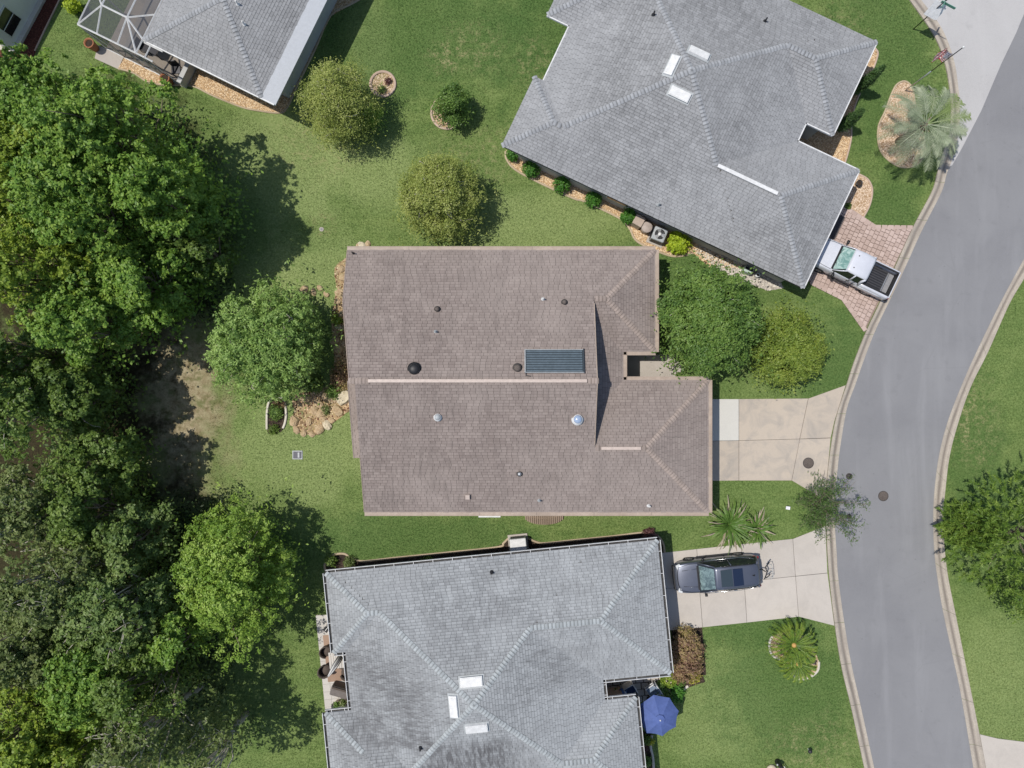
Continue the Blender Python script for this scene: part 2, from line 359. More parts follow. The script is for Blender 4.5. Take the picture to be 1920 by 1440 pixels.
def roadmat(name, c, lighter, fleck):
    t = NT(name); co = t.co(); g = t.noise(co, 22, 4, .8); b = t.noise(co, .22, 5, .6, .5); m = t.noise(co, 1.4, 4, .6)
    col = t.mix(t.ramp(g, .3, .7), tuple(k * .88 for k in c), tuple(k * 1.12 for k in c)); col = t.mix(t.ramp(b, .38, .66, 0, .6), col, lighter)
    col = t.mix(t.ramp(m, .58, .75, 0, .28), col, tuple(k * .7 for k in c)); ag = t.noise(co, 70, 2, .8); col = t.mix(t.ramp(ag, .62, .8, 0, .5), col, tuple(k * 1.6 for k in c))
    lane = t.noise(t.mapping(co, (1.0, .12, 1)), .9, 4, .6, .6); col = t.mix(t.ramp(lane, .52, .72, 0, .35), col, tuple(k * 1.18 for k in lighter))
    cr = t.t.nodes.new('ShaderNodeTexVoronoi'); cr.feature = 'DISTANCE_TO_EDGE'; t.set(cr.inputs['Vector'], t.mix(.22, co, t.t.nodes[[x.name for x in t.t.nodes if x.type == 'TEX_NOISE'][1]].outputs['Color'])); cr.inputs['Scale'].default_value = .21
    crk = t.math('MULTIPLY', t.ramp(cr.outputs['Distance'], .006, .001), t.ramp(b, .5, .6)); col = t.mix(t.math('MULTIPLY', crk, .10), col, tuple(k * .5 for k in c))
    v = t.t.nodes.new('ShaderNodeTexVoronoi'); t.set(v.inputs['Vector'], co); v.inputs['Scale'].default_value = 1.1
    col = t.mix(t.ramp(v.outputs['Distance'], .05, .03, 0, .35), col, fleck)
    t.bump(g, .25, .01); return t.fin(col, .92, .2)
M['asphalt'] = roadmat('worn grey asphalt', (.205, .205, .214), (.25, .25, .257), (.10, .10, .10))
M['pale_asphalt'] = roadmat('pale bleached asphalt', (.41, .40, .395), (.46, .45, .445), (.3, .3, .3))
def concretemat(name, c, stain, amt):
    t = NT(name); co = t.co(); g = t.noise(co, 30, 4, .7); b = t.noise(co, .9, 5, .65, .8); m = t.noise(co, 3.5, 5, .7)
    col = t.mix(t.ramp(g, .3, .7), tuple(k * .93 for k in c), tuple(min(1, k * 1.06) for k in c))
    col = t.mix(t.math('MULTIPLY', t.ramp(b, .45, .7), amt), col, stain); col = t.mix(t.ramp(m, .62, .78, 0, .3), col, tuple(k * .7 for k in c))
    r = t.ramp(t.objrand(), 0, 1, .94, 1.05); col = t.mix(1.0, col, t.n('ShaderNodeCombineColor', Red=r, Green=r, Blue=r).outputs[0], 'MULTIPLY')
    t.bump(g, .15, .01); return t.fin(col, .9, .2)
M['concrete_tan'] = concretemat('tan concrete', (.47, .405, .335), (.33, .30, .27), .85)
M['concrete_new'] = concretemat('new pale concrete', (.55, .535, .495), (.47, .45, .43), .2)
M['concrete'] = concretemat('pale pinkish concrete', (.495, .452, .405), (.40, .365, .33), .5)
M['concrete_grey'] = concretemat('grey concrete', (.42, .38, .34), (.34, .30, .26), .4)
def kerbmat():
    t = NT('kerb concrete'); co = t.co(); uv = t.n('ShaderNodeSeparateXYZ', Vector=t.co('UV')).outputs[0]
    g = t.noise(co, 14, 4, .75); b = t.noise(co, .7, 5, .6)
    col = t.mix(t.ramp(g, .3, .7), (.35, .305, .25), (.50, .445, .375)); col = t.mix(t.ramp(b, .42, .66, 0, .55), col, (.27, .235, .205))
    d = t.math('ABSOLUTE', t.math('SUBTRACT', uv, .46)); d = t.math('ADD', d, t.ramp(b, .3, .7, -.08, .08))
    col = t.mix(t.ramp(d, .22, .02, 0, .75), col, (.15, .128, .112)); sp = t.noise(co, 4.5, 5, .75); col = t.mix(t.ramp(sp, .58, .74, 0, .5), col, (.2, .175, .15))
    t.bump(g, .3, .01); return t.fin(col, .92, .2)
M['kerb'] = kerbmat()
def pavermat():
    t = NT('pink grey paver'); co = t.co(); g = t.noise(co, 26, 4, .7); r = t.objrand()
    c = t.mix(r, (.42, .32, .275), (.54, .425, .375)); c = t.mix(t.ramp(g, .3, .7, 0, .3), c, (.34, .25, .22)); t.bump(g, .3, .01)
    return t.fin(c, .9, .2)
M['paver'] = pavermat()
M['joint_sand'] = speckle('paver joint sand', (.27, .2, .165), (.34, .26, .215), 20, .95)
def pebblemat(name, cols):
    t = NT(name); r = t.t.nodes.new('ShaderNodeValToRGB'); e = r.color_ramp.elements
    while len(e) < len(cols): e.new(.5)
    for i, c in enumerate(cols): e[i].position = i / (len(cols) - 1); e[i].color = (*c, 1)
    t.set(r.inputs[0], t.island()); return t.fin(r.outputs[0], .85, .3)
M['pebble'] = pebblemat('orange tan river pebble', [(.36, .22, .11), (.55, .38, .21), (.64, .48, .30), (.74, .61, .44)])
M['pebble_pink'] = pebblemat('pinkish tan pebble', [(.38, .26, .18), (.54, .40, .28), (.62, .49, .37), (.72, .60, .47)])
M['pebble_grey'] = pebblemat('grey white stone', [(.28, .25, .22), (.42, .38, .32), (.55, .5, .43), (.66, .62, .55)])
M['bed_orange'] = speckle('bed sand', (.32, .21, .12), (.46, .32, .19), 12, .95, .5)
M['rubble'] = pebblemat('mixed tan rubble', [(.20, .13, .07), (.34, .24, .14), (.46, .34, .22), (.14, .17, .06)])
M['mulch_red'] = pebblemat('red bark mulch chip', [(.06, .018, .012), (.11, .035, .022), (.16, .06, .04)])
M['mulch_dark'] = pebblemat('dark bark mulch chip', [(.02, .013, .01), (.05, .032, .022), (.10, .07, .05)])
M['bed_dark'] = speckle('dark bed soil', (.025, .018, .013), (.055, .04, .03), 12, .95, .5)
M['bed_red'] = speckle('reddish bed soil', (.06, .022, .014), (.09, .034, .022), 12, .95, .5)
M['sand'] = speckle('sandy soil', (.36, .24, .13), (.46, .33, .20), 10, .95, .6, (.13, .15, .05), .8)
M['tile'] = concretemat('cream patio tile', (.53, .50, .46), (.45, .42, .39), .2)
M['rug'] = speckle('tan outdoor rug', (.33, .225, .165), (.38, .265, .2), 40, .95, .2)
M['blue_cloth'] = plain('blue parasol cloth', (.085, .125, .31), .75, .2, 0, .1)
M['navy_cloth'] = plain('navy cushion cloth', (.012, .03, .085), .8)
M['bluegrey_cloth'] = plain('blue grey cushion cloth', (.17, .22, .30), .8)
M['grey_cloth'] = plain('grey cloth', (.24, .24, .25), .85)
M['brown_cloth'] = plain('brown grey cloth', (.16, .14, .13), .85)
M['wicker'] = speckle('dark wicker', (.07, .055, .045), (.13, .105, .09), 30, .8, .4)
M['bin_tan'] = plain('tan plastic', (.40, .32, .26), .6)
M['bin_pink'] = plain('greyish tan plastic', (.38, .32, .28), .6)
M['iron'] = speckle('rusty cast iron', (.09, .074, .066), (.155, .13, .115), 18, .8, .4)
M['iron_dark'] = speckle('dark cast iron', (.05, .045, .043), (.10, .09, .085), 18, .8, .4)
M['red_flag'] = plain('flag red', (.50, .06, .07), .8)
M['white_flag'] = plain('flag white', (.85, .83, .81), .8)
M['blue_flag'] = plain('flag blue', (.02, .03, .13), .8)
M['green_sign'] = plain('green sign enamel', (.12, .30, .24), .5)
M['white_sign'] = plain('white sign enamel', (.74, .74, .76), .5)
M['green_box'] = plain('pale green box', (.42, .50, .44), .6)
def screenmat():
    t = NT('insect screen'); tr = t.t.nodes.new('ShaderNodeBsdfTransparent'); mx = t.t.nodes.new('ShaderNodeMixShader'); mx.inputs[0].default_value = .5
    t.fin((.075, .08, .095), .7, .3); t.t.links.new(tr.outputs[0], mx.inputs[1]); t.t.links.new(t.b.outputs[0], mx.inputs[2]); t.t.links.new(mx.outputs[0], t.out.inputs[0]); return t.m
M['screen'] = screenmat()
# foliage kinds
L = {}
L['oak'] = leafmat('oak leaf', [(.030, .062, .010), (.062, .118, .018), (.105, .165, .026), (.15, .205, .038)])
L['oak_yellow'] = leafmat('yellow green oak leaf', [(.045, .075, .010), (.085, .13, .016), (.135, .175, .022), (.19, .225, .034)])
L['oak_deep'] = leafmat('deep green oak leaf', [(.022, .044, .010), (.048, .08, .015), (.08, .12, .024), (.125, .165, .04)])
L['oak_blue'] = leafmat('grey green leaf', [(.030, .056, .015), (.062, .10, .025), (.105, .148, .042), (.165, .205, .075)], gain=1.9)
L['olive'] = leafmat('olive leaf', [(.03, .048, .014), (.062, .088, .025), (.105, .135, .042), (.165, .185, .07)], gain=1.85)
L['lime'] = leafmat('bright lime leaf', [(.05, .10, .012), (.098, .165, .022), (.16, .23, .04), (.245, .30, .085)], gain=1.85)
L['laurel'] = leafmat('laurel leaf', [(.032, .065, .014), (.08, .13, .03), (.14, .205, .055), (.24, .31, .11)], gain=2.0)
L['crape'] = leafmat('crape myrtle leaf', [(.05, .075, .014), (.115, .145, .03), (.19, .215, .055), (.27, .28, .105)], gain=1.8)
L['mid'] = leafmat('mid green leaf', [(.024, .052, .012), (.052, .098, .02), (.09, .145, .03), (.135, .19, .048)], gain=1.85)
L['golden'] = leafmat('golden green leaf', [(.035, .065, .010), (.08, .12, .018), (.145, .19, .032), (.215, .24, .06)], gain=1.7)
L['box'] = leafmat('boxwood leaf', [(.014, .05, .008), (.03, .09, .012), (.055, .135, .018), (.08, .17, .025)], gain=2.0)
L['chart'] = leafmat('chartreuse leaf', [(.08, .12, .008), (.14, .19, .012), (.20, .25, .018), (.27, .31, .03)])
L['cypress'] = leafmat('cypress spray', [(.012, .028, .009), (.024, .05, .014), (.04, .075, .02), (.06, .10, .03)])
L['croton'] = leafmat('bronze croton leaf', [(.07, .035, .028), (.13, .075, .055), (.19, .14, .07), (.24, .215, .06)], gain=1.85)
L['maroon'] = leafmat('maroon leaf', [(.03, .012, .012), (.07, .03, .03), (.12, .06, .055)])
L['yellow'] = leafmat('yellow leaf', [(.14, .14, .015), (.24, .23, .02), (.36, .33, .04)])
L['palm'] = leafmat('silver palm leaflet', [(.10, .13, .075), (.16, .195, .12), (.225, .26, .17), (.33, .35, .25)], .15, 1.2, gain=1.3)
L['palm_yellow'] = leafmat('young palm leaflet', [(.10, .15, .04), (.15, .20, .07), (.20, .25, .10)], .2, 1.2, gain=1.25)
L['sago'] = leafmat('sago leaflet', [(.018, .045, .008), (.05, .095, .012), (.10, .15, .018), (.19, .21, .03)], .15, 1.5, gain=1.6)
L['bird'] = leafmat('strap leaf', [(.025, .065, .012), (.065, .125, .022), (.12, .18, .035)], .2, 1.5, gain=1.4)
L['dead'] = leafmat('dead leaf', [(.16, .12, .08), (.27, .22, .16), (.38, .33, .25)], .2, 1.5, gain=1.2)
L['sapling'] = leafmat('thin sapling leaf', [(.025, .055, .012), (.055, .10, .022), (.095, .145, .04)], gain=1.45)
L['under'] = leafmat('understorey leaf', [(.012, .028, .008), (.026, .05, .012), (.05, .078, .02)], gain=.9)
L['pine'] = leafmat('long needle', [(.024, .054, .010), (.06, .11, .016), (.115, .175, .028), (.20, .255, .06)], gain=1.6)
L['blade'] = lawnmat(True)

# ================================================================== SETTING
def sheet(name, pts, z, m, kind='structure', label=None, parent=None):
    mb = MB(); pts = list(pts)
    if sum(pts[i][0] * pts[(i + 1) % len(pts)][1] - pts[(i + 1) % len(pts)][0] * pts[i][1] for i in range(len(pts))) < 0: pts = pts[::-1]
    mb.add([(x, y, z) for x, y in pts], [tuple(range(len(pts)))])
    o = mb.build(name, m, parent); tag(o, label, None, None, kind); return o
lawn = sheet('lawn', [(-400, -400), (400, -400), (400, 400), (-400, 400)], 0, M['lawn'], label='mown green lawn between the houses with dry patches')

LK_L = [(1690, -25), (1704, 0), (1727, 32), (1747, 62), (1762, 92), (1772, 125), (1777, 150), (1781, 185), (1782, 220), (1777, 258), (1765, 292), (1755, 330), (1746, 360), (1711, 426), (1682, 490), (1652, 560), (1622, 624), (1600, 680), (1587, 720), (1567, 782), (1556, 845), (1550, 900), (1548, 957), (1550, 1020), (1554, 1080), (1565, 1175), (1577, 1250), (1595, 1325), (1620, 1440), (1628, 1475)]
LK_R = [(1711, -25), (1727, 0), (1752, 32), (1770, 62), (1782, 92), (1791, 125), (1796, 160), (1799, 190), (1799, 225), (1795, 262), (1787, 295), (1775, 325), (1765, 360), (1727, 435), (1700, 495), (1672, 555), (1640, 622), (1617, 682), (1604, 720), (1588, 765), (1576, 832), (1570, 882), (1566, 932), (1565, 982), (1569, 1045), (1571, 1080), (1582, 1162), (1595, 1240), (1615, 1330), (1639, 1440), (1647, 1475)]
RK_R = [(1960, 410), (1920, 485), (1877, 565), (1832, 657), (1804, 720), (1777, 790), (1760, 857), (1751, 932), (1750, 995), (1752, 1040), (1757, 1080), (1767, 1142), (1785, 1225), (1802, 1305), (1825, 1440), (1832, 1480)]
RK_L = [(1962, 445), (1920, 520), (1890, 572), (1850, 662), (1821, 720), (1800, 777), (1780, 850), (1771, 920), (1767, 970), (1769, 1020), (1776, 1080), (1790, 1150), (1810, 1250), (1830, 1350), (1847, 1440), (1854, 1480)]
lkl, lkr = smooth_path(PP(LK_L)), smooth_path(PP(LK_R)); rkl, rkr = smooth_path(PP(RK_L)), smooth_path(PP(RK_R))
NK = 400
lkl, lkr, rkl, rkr = [resample(a, NK) for a in (lkl, lkr, rkl, rkr)]
# road sheet: between kerbs, carried under them a little
road_poly = PP([(1711, -25)]) + [lkr[i] for i in range(0, NK, 4)] + [lkr[-1], P(1700, 1560), P(1870, 1560)] + [rkr[i] for i in range(NK - 1, -1, -4)] + PP([(2520, -640), (2230, -640), (1900, -60), (1760, -60)])
sheet('road', road_poly, .006, M['asphalt'], label='worn grey asphalt street curving past the driveways')
side_poly = [lkr[i] for i in range(0, 145, 3)] + PP([(1780, 312), (1785, 310), (1805, 275), (1840, 207), (1877, 120), (1905, 62), (1912, 45), (1920, 26), (2020, -170), (1900, -520), (1480, -520), (1660, -110), (1711, -25)])
lim = P(0, 312)[1]; side_poly = [p for p in side_poly if p[1] >= lim - 1e-6]
sheet('side_street', side_poly, .010, M['pale_asphalt'], label='pale bleached concrete mouth of the side street')
def kerb(name, A, B, nsec, label):
    """A lawn side, B road side; every cast section is its own piece with an open joint"""
    root = empty(name, (0, 0, 0)); tag(root, label, None, None, 'structure')
    prof = [(0, .004), (0, .018), (.25, .014), (.44, .010), (.52, .016), (.62, .05), (.75, .085), (.97, .092), (1, .085), (1, -.02)]
    edges = np.linspace(0, NK - 1, nsec + 1)
    for k in range(nsec):
        i0, i1 = edges[k], edges[k + 1]; ts = np.linspace(i0, i1, 9)
        pa = [(np.interp(t, range(NK), [p[0] for p in A]), np.interp(t, range(NK), [p[1] for p in A])) for t in ts]
        pb = [(np.interp(t, range(NK), [p[0] for p in B]), np.interp(t, range(NK), [p[1] for p in B])) for t in ts]
        g = .009
        for q in (pa, pb):
            for (e, f) in ((0, 1), (-1, -2)):
                d = math.hypot(q[f][0] - q[e][0], q[f][1] - q[e][1]); q[e] = (q[e][0] + (q[f][0] - q[e][0]) * g / d, q[e][1] + (q[f][1] - q[e][1]) * g / d)
        V = []; UV = []; F = []; n = len(prof); dz = random.uniform(-.004, .004)
        for a, b in zip(pa, pb):
            for u, z in prof: V.append((b[0] + (a[0] - b[0]) * u, b[1] + (a[1] - b[1]) * u, z + dz)); UV.append((u, z))
        for i in range(len(pa) - 1):
            for j in range(n - 1): F.append((i * n + j, i * n + j + 1, (i + 1) * n + j + 1, (i + 1) * n + j))
        F += [tuple(range(n - 1, -1, -1)), tuple(range((len(pa) - 1) * n, len(pa) * n))]
        mb = MB(); mb.add(V, F); o = mb.build('kerb_section', M['kerb'], root); me = o.data
        l = me.uv_layers.new(name='UVMap'); idx = np.zeros(len(me.loops), np.int32); me.loops.foreach_get('vertex_index', idx)
        l.data.foreach_set('uv', np.array(UV, np.float32)[idx].reshape(-1))
kerb('kerb', lkl, lkr, 20, 'tan concrete gutter kerb along the house side of the street')
kerb('kerb', rkl, rkr, 13, 'tan concrete gutter kerb along the far side of the street')

def slabs(root, polys, z0, z1, mats):
    for p, m in zip(polys, mats):
        pts = PP(p); cx = sum(q[0] for q in pts) / len(pts); cy = sum(q[1] for q in pts) / len(pts)
        g = .012; q2 = []
        for q in pts:
            d = math.hypot(q[0] - cx, q[1] - cy); q2.append((cx + (q[0] - cx) * (1 - g / d * 1.2), cy + (q[1] - cy) * (1 - g / d * 1.2)))
        MB().prism(q2, z0, z1 + random.uniform(-.003, .003)).build('slab', M[m], root, bevel=.006)
# driveway of the brown roofed house
d1 = tag(empty('driveway'), 'stained tan concrete driveway of the brown roofed house', None, None, 'structure')
sheet('joint_bed', PP([(1306, 749), (1515, 749), (1578, 727), (1553, 840), (1549, 935), (1484, 901), (1306, 901)]), .012, M['bed_dark'], None, None, d1)
slabs(d1, [[(1305, 748), (1385, 748), (1385, 826), (1305, 827)], [(1305, 827), (1385, 826), (1385, 901), (1305, 902)], [(1385, 748), (1515, 747), (1499, 823), (1385, 826)], [(1385, 826), (1499, 823), (1484, 901), (1385, 901)],
           [(1515, 747), (1585, 722), (1564, 790), (1557, 821), (1499, 823)], [(1499, 823), (1557, 821), (1549, 905), (1547, 938), (1484, 901)]], 0, .05, ['concrete_new', 'concrete_tan', 'concrete_tan', 'concrete_tan', 'concrete_tan', 'concrete_tan'])
d2 = tag(empty('driveway'), 'clean pale concrete driveway where the blue grey car stands', None, None, 'structure')
sheet('joint_bed', PP([(1225, 1040), (1306, 1031), (1389, 1022), (1486, 1011), (1548, 990), (1551, 1073), (1560, 1168), (1497, 1153), (1317, 1174), (1228, 1182)]), .012, M['bed_dark'], None, None, d2)
ta = [(1225, 1038), (1306, 1029), (1389, 1020), (1486, 1010)]; md_ = [(1226, 1105), (1311, 1098), (1395, 1090), (1491, 1080)]; bt = [(1228, 1184), (1317, 1176), (1400, 1167), (1497, 1156)]
pl = []
for i in range(3): pl += [[ta[i], ta[i + 1], md_[i + 1], md_[i]], [md_[i], md_[i + 1], bt[i + 1], bt[i]]]
pl += [[ta[3], (1547, 986), (1551, 1074), md_[3]], [md_[3], (1551, 1074), (1564, 1173), bt[3]]]
slabs(d2, pl, 0, .05, ['concrete'] * 8)
d3 = tag(empty('driveway'), 'pale concrete driveway across the street at the frame corner', None, None, 'structure')
slabs(d3, [[(1836, 1376), (1870, 1384), (1920, 1390), (1990, 1390), (1990, 1470), (1853, 1470)]], 0, .05, ['concrete'])
# block paved driveway
d4 = tag(empty('driveway'), 'pinkish block paved driveway under the white pickup truck', None, None, 'structure')
PAV = [(1570, 380), (1640, 426), (1711, 427), (1682, 488), (1652, 558), (1622, 620), (1580, 560), (1520, 530), (1470, 505)]
pav = PP(PAV); sheet('joint_sand', pav, .012, M['joint_sand'], None, None, d4)
TH_NE = R(-25.3)
def rot2(x, y, th): c, s = math.cos(th), math.sin(th); return (c * x - s * y, s * x + c * y)
pm = {}
for w in (.20, .27, .34):
    mb = MB(); mb.box((0, 0, .03), (w - .022, .27 - .022, .06)); o = mb.build('paver_shape', M['paver']); md = o.modifiers.new('b', 'BEVEL'); md.width = .012; md.segments = 1
    dg = bpy.context.evaluated_depsgraph_get(); pm[w] = bpy.data.meshes.new_from_object(o.evaluated_get(dg)); bpy.data.objects.remove(o)
npav = 0; hx, hy = pav[0]
cands = []
for r_ in range(-30, 30):
    u = -12 + random.uniform(0, .3)
    while u < 12:
        w = random.choice((.20, .27, .27, .34)); cu = u + w / 2; cv = r_ * .27; x, y = rot2(cu, cv, TH_NE + R(90)); x += 19.8; y += 6.2
        cands.append((x, y, w)); u += w
ins = inpoly([c[0] for c in cands], [c[1] for c in cands], pav)
pv_in = [c for c, k in zip(cands, ins) if k]
pv_in.sort(key=lambda c: c[0] < 18.2)
for x, y, w in pv_in[:300]:
    link_mesh('paver', pm[w], d4, (x, y, random.uniform(.008, .016)), (random.uniform(-.006, .006), random.uniform(-.006, .006), TH_NE + R(90) + random.uniform(-.02, .02)))
if len(pv_in) > 300:
    mb = MB()
    for x, y, w in pv_in[300:]: mb.box((x, y, .036), (w - .022, .248, .06), TH_NE + R(90))
    tag(mb.build('paver_field', M['paver'], d4), kind='stuff')
for a, b in zip(PAV[:7], PAV[1:8]):       # border course along the lawn edges
    if (a, b) in (((1711, 427), (1682, 488)), ((1682, 488), (1652, 558)), ((1652, 558), (1622, 620))): continue
    A, B = Vector(P(*a)), Vector(P(*b)); n = max(1, int((B - A).length / .32)); ang = math.atan2(B.y - A.y, B.x - A.x)
    for k in range(n):
        p = A + (B - A) * ((k + .5) / n); link_mesh('paver', pm[.34], d4, (p.x, p.y, .022), (0, 0, ang))
print('pavers', len(pv_in))

# ------------------------------------------------------------------ beds
def pebbles(name, polys, m, dens, r0, r1, z=.01, parent=None, flat=.6, holes=()):
    xs = []
    for poly in polys:
        x0, x1 = min(p[0] for p in poly), max(p[0] for p in poly); y0, y1 = min(p[1] for p in poly), max(p[1] for p in poly)
        n = int((x1 - x0) * (y1 - y0) * dens); x = RG.uniform(x0, x1, n); y = RG.uniform(y0, y1, n); k = inpoly(x, y, poly)
        for h in holes: k &= ~inpoly(x, y, h)
        xs.append(np.stack([x[k], y[k]], 1))
    c = np.concatenate(xs); N = len(c)
    octv = np.array([(1, 0, 0), (0, 1, 0), (-1, 0, 0), (0, -1, 0), (0, 0, 1)], float)
    r = RG.uniform(r0, r1, (N, 1)); a = RG.uniform(0, 6.28, N); st = RG.uniform(.6, 1.0, N)
    V = np.empty((N, 5, 3)); ca, sa = np.cos(a)[:, None], np.sin(a)[:, None]
    ox, oy = octv[None, :, 0] * r, octv[None, :, 1] * r * st[:, None]
    V[:, :, 0] = c[:, :1] + ox * ca - oy * sa; V[:, :, 1] = c[:, 1:2] + ox * sa + oy * ca; V[:, :, 2] = z + octv[None, :, 2] * r * flat * 1.3 + RG.normal(0, .004, (N, 5)); V[:, 4, :2] += RG.normal(0, .25, (N, 2)) * r
    T = np.array([(0, 1, 4), (1, 2, 4), (2, 3, 4), (3, 0, 4)])
    me = bpy.data.meshes.new(name); me.vertices.add(N * 5); me.vertices.foreach_set('co', V.astype(np.float32).reshape(-1))
    F = (T[None] + (np.arange(N) * 5)[:, None, None]).reshape(-1).astype(np.int32)
    me.loops.add(len(F)); me.loops.foreach_set('vertex_index', F); me.polygons.add(len(F) // 3); me.polygons.foreach_set('loop_start', np.arange(0, len(F), 3, dtype=np.int32))
    me.materials.append(m); me.update(calc_edges=True)
    return tag(link_mesh(name, me, parent), kind='stuff')
ALLBEDS = []
def bed(label, pts, base, peb, dens, r0, r1, edge_pts=None, edge='edging', ew=.11, closed=False, zt=.07, smooth=True, name='gravel_bed'):
    root = tag(empty(name), label, None, None, 'structure')
    poly = PP(pts); poly = smooth_path(poly, 5, True) if smooth else poly; ALLBEDS.append(poly)
    sheet('bed_floor', poly, .012, M[base], None, None, root)
    pebbles('gravel' if 'mulch' not in peb else 'mulch', [poly], M[peb], dens, r0, r1, .014, root)
    if edge_pts:
        e = smooth_path(PP(edge_pts), 6, closed); MB().ribbon(e, ew, 0, zt, closed).build('edging', M[edge], root, True)
    return root
# gravel of the house at the top left
G1e = [(222, 129), (250, 137), (282, 156), (322, 160), (362, 162), (400, 180), (450, 200), (480, 207), (525, 212), (540, 200), (556, 165), (590, 95), (620, 30), (655, 10), (684, -6)]
bed('orange gravel bed along the top left grey roofed house', [(222, 127), (236, 104), (330, 120), (420, 110), (470, 140), (530, 60), (580, -20), (690, -20)] + G1e[::-1][1:], 'bed_orange', 'pebble', 420, .025, .055, G1e[:8] + G1e[8:], 'edging', .10, smooth=False)
G2e = [(948, 284), (950, 299), (966, 318), (1008, 341), (1075, 372), (1096, 378), (1161, 409), (1180, 428), (1190, 448), (1208, 461), (1234, 472), (1258, 480), (1278, 480), (1300, 475)]
bed('orange gravel bed with round shrubs below the large grey roof', G2e + [(1330, 500), (1400, 505), (1330, 420), (1200, 360), (1050, 290), (970, 255)], 'bed_orange', 'pebble', 420, .025, .055, G2e, 'edging', .12, smooth=False)
bed('pale stone strip under the eave beside the dense green tree', [(1300, 470), (1345, 505), (1400, 530), (1440, 545), (1470, 540), (1440, 500), (1380, 470), (1320, 440)], 'concrete_grey', 'pebble_grey', 200, .03, .09, None, smooth=False)
G3e = [(1630, 82), (1641, 92), (1645, 105), (1630, 145), (1612, 175), (1602, 200), (1596, 230), (1595, 262), (1585, 302), (1578, 312)]
bed('orange gravel bed with two cypress shrubs along the large grey roof', G3e + [(1540, 300), (1470, 270), (1470, 230), (1550, 150), (1590, 80)], 'bed_orange', 'pebble', 420, .025, .05, G3e, 'edging_pink', .10, smooth=False)
G4e = [(1600, 322), (1610, 327), (1627, 337), (1635, 357), (1630, 385), (1617, 410)]
bed('pinkish gravel bed between the large grey roof and the block paved driveway', G4e + [(1580, 396), (1560, 385), (1585, 320)], 'bed_orange', 'pebble_pink', 420, .025, .05, G4e, 'edging_pink', .10, smooth=False)
G5e = [(1697, 153), (1710, 165), (1714, 185), (1718, 215), (1730, 250), (1734, 282), (1723, 305), (1702, 314), (1680, 310), (1657, 292), (1647, 270), (1647, 237), (1660, 207), (1672, 175), (1682, 158)]
bed('teardrop gravel bed holding the silvery palm and the flagpole', G5e, 'bed_orange', 'pebble_pink', 420, .025, .05, G5e, 'edging', .10, True)
def circ(cx, cy, rx, ry, n=22): return [(cx + rx * math.cos(6.2832 * k / n), cy + ry * math.sin(6.2832 * k / n)) for k in range(n)]
bed('round edged bed of pale gravel without a tree', circ(718, 158, 24, 24), 'sand', 'pebble_pink', 260, .02, .05, circ(718, 158, 23, 23), 'edging_pink', .15, True, .1)
bed('round edged gravel bed holding the small dark green tree', circ(838, 212, 29, 30), 'sand', 'pebble_pink', 260, .02, .05, circ(838, 212, 29, 30), 'edging_pink', .13, True, .1)
G7e = [(612, 1075), (609, 1060), (615, 1049), (626, 1040), (645, 1038), (658, 1045), (679, 1052), (737, 1046), (806, 1039), (930, 1026), (944, 1018), (957, 1008), (985, 1008), (1006, 1016), (1023, 1018), (1081, 1012), (1150, 1005), (1212, 998), (1232, 1004), (1243, 1018), (1246, 1036)]
bed('narrow dark mulch bed along the lower grey roofed house', G7e + [(1215, 1045), (1100, 1050), (950, 1065), (700, 1085), (625, 1090)], 'bed_dark', 'mulch_dark', 300, .02, .06, G7e, 'edging', .12, smooth=False, name='mulch_bed')
G8e = [(1222, 1378), (1220, 1400), (1224, 1420), (1226, 1450)]
bed('thin dark mulch bed beside the lower grey roof under the parasol', [(1185, 1370), (1216, 1372)] + G8e + [(1190, 1450)], 'bed_dark', 'mulch_dark', 300, .02, .06, G8e, 'edging_white', .14, smooth=False, name='mulch_bed')
bed('red mulch strip beside the white walled house in the corner', [(60, -20), (118, -20), (100, 25), (78, 70), (62, 110), (20, 130), (-20, 110), (-20, 80), (30, 90)], 'bed_red', 'mulch_red', 420, .02, .05, [(118, -12), (100, 25), (80, 66), (66, 96)], 'edging_pink', .08, smooth=False, name='mulch_bed')
bed('dark plant bed at the courtyard of the lower grey roof', [(1215, 1268), (1262, 1262), (1315, 1258), (1322, 1278), (1282, 1292), (1262, 1312), (1225, 1312), (1205, 1300)], 'bed_dark', 'mulch_dark', 300, .02, .05, [(1262, 1312), (1268, 1304), (1284, 1290), (1290, 1286)], 'edging_white', .14, smooth=False, name='mulch_bed')
bed('dark soil strip under the bronze hedge', [(1258, 1178), (1316, 1172), (1324, 1265), (1266, 1275)], 'bed_dark', 'mulch_dark', 250, .02, .05, None, smooth=False, name='mulch_bed')
SG = [(1448, 1193), (1443, 1203), (1443, 1218), (1450, 1230), (1462, 1235), (1474, 1240), (1480, 1255), (1490, 1268), (1502, 1273), (1520, 1268), (1533, 1256), (1535, 1240)]
bed('pale edged bed under the two sago palms', SG + [(1515, 1200), (1480, 1185)], 'sand', 'pebble_pink', 250, .02, .05, SG, 'edging_white', .12, zt=.09)
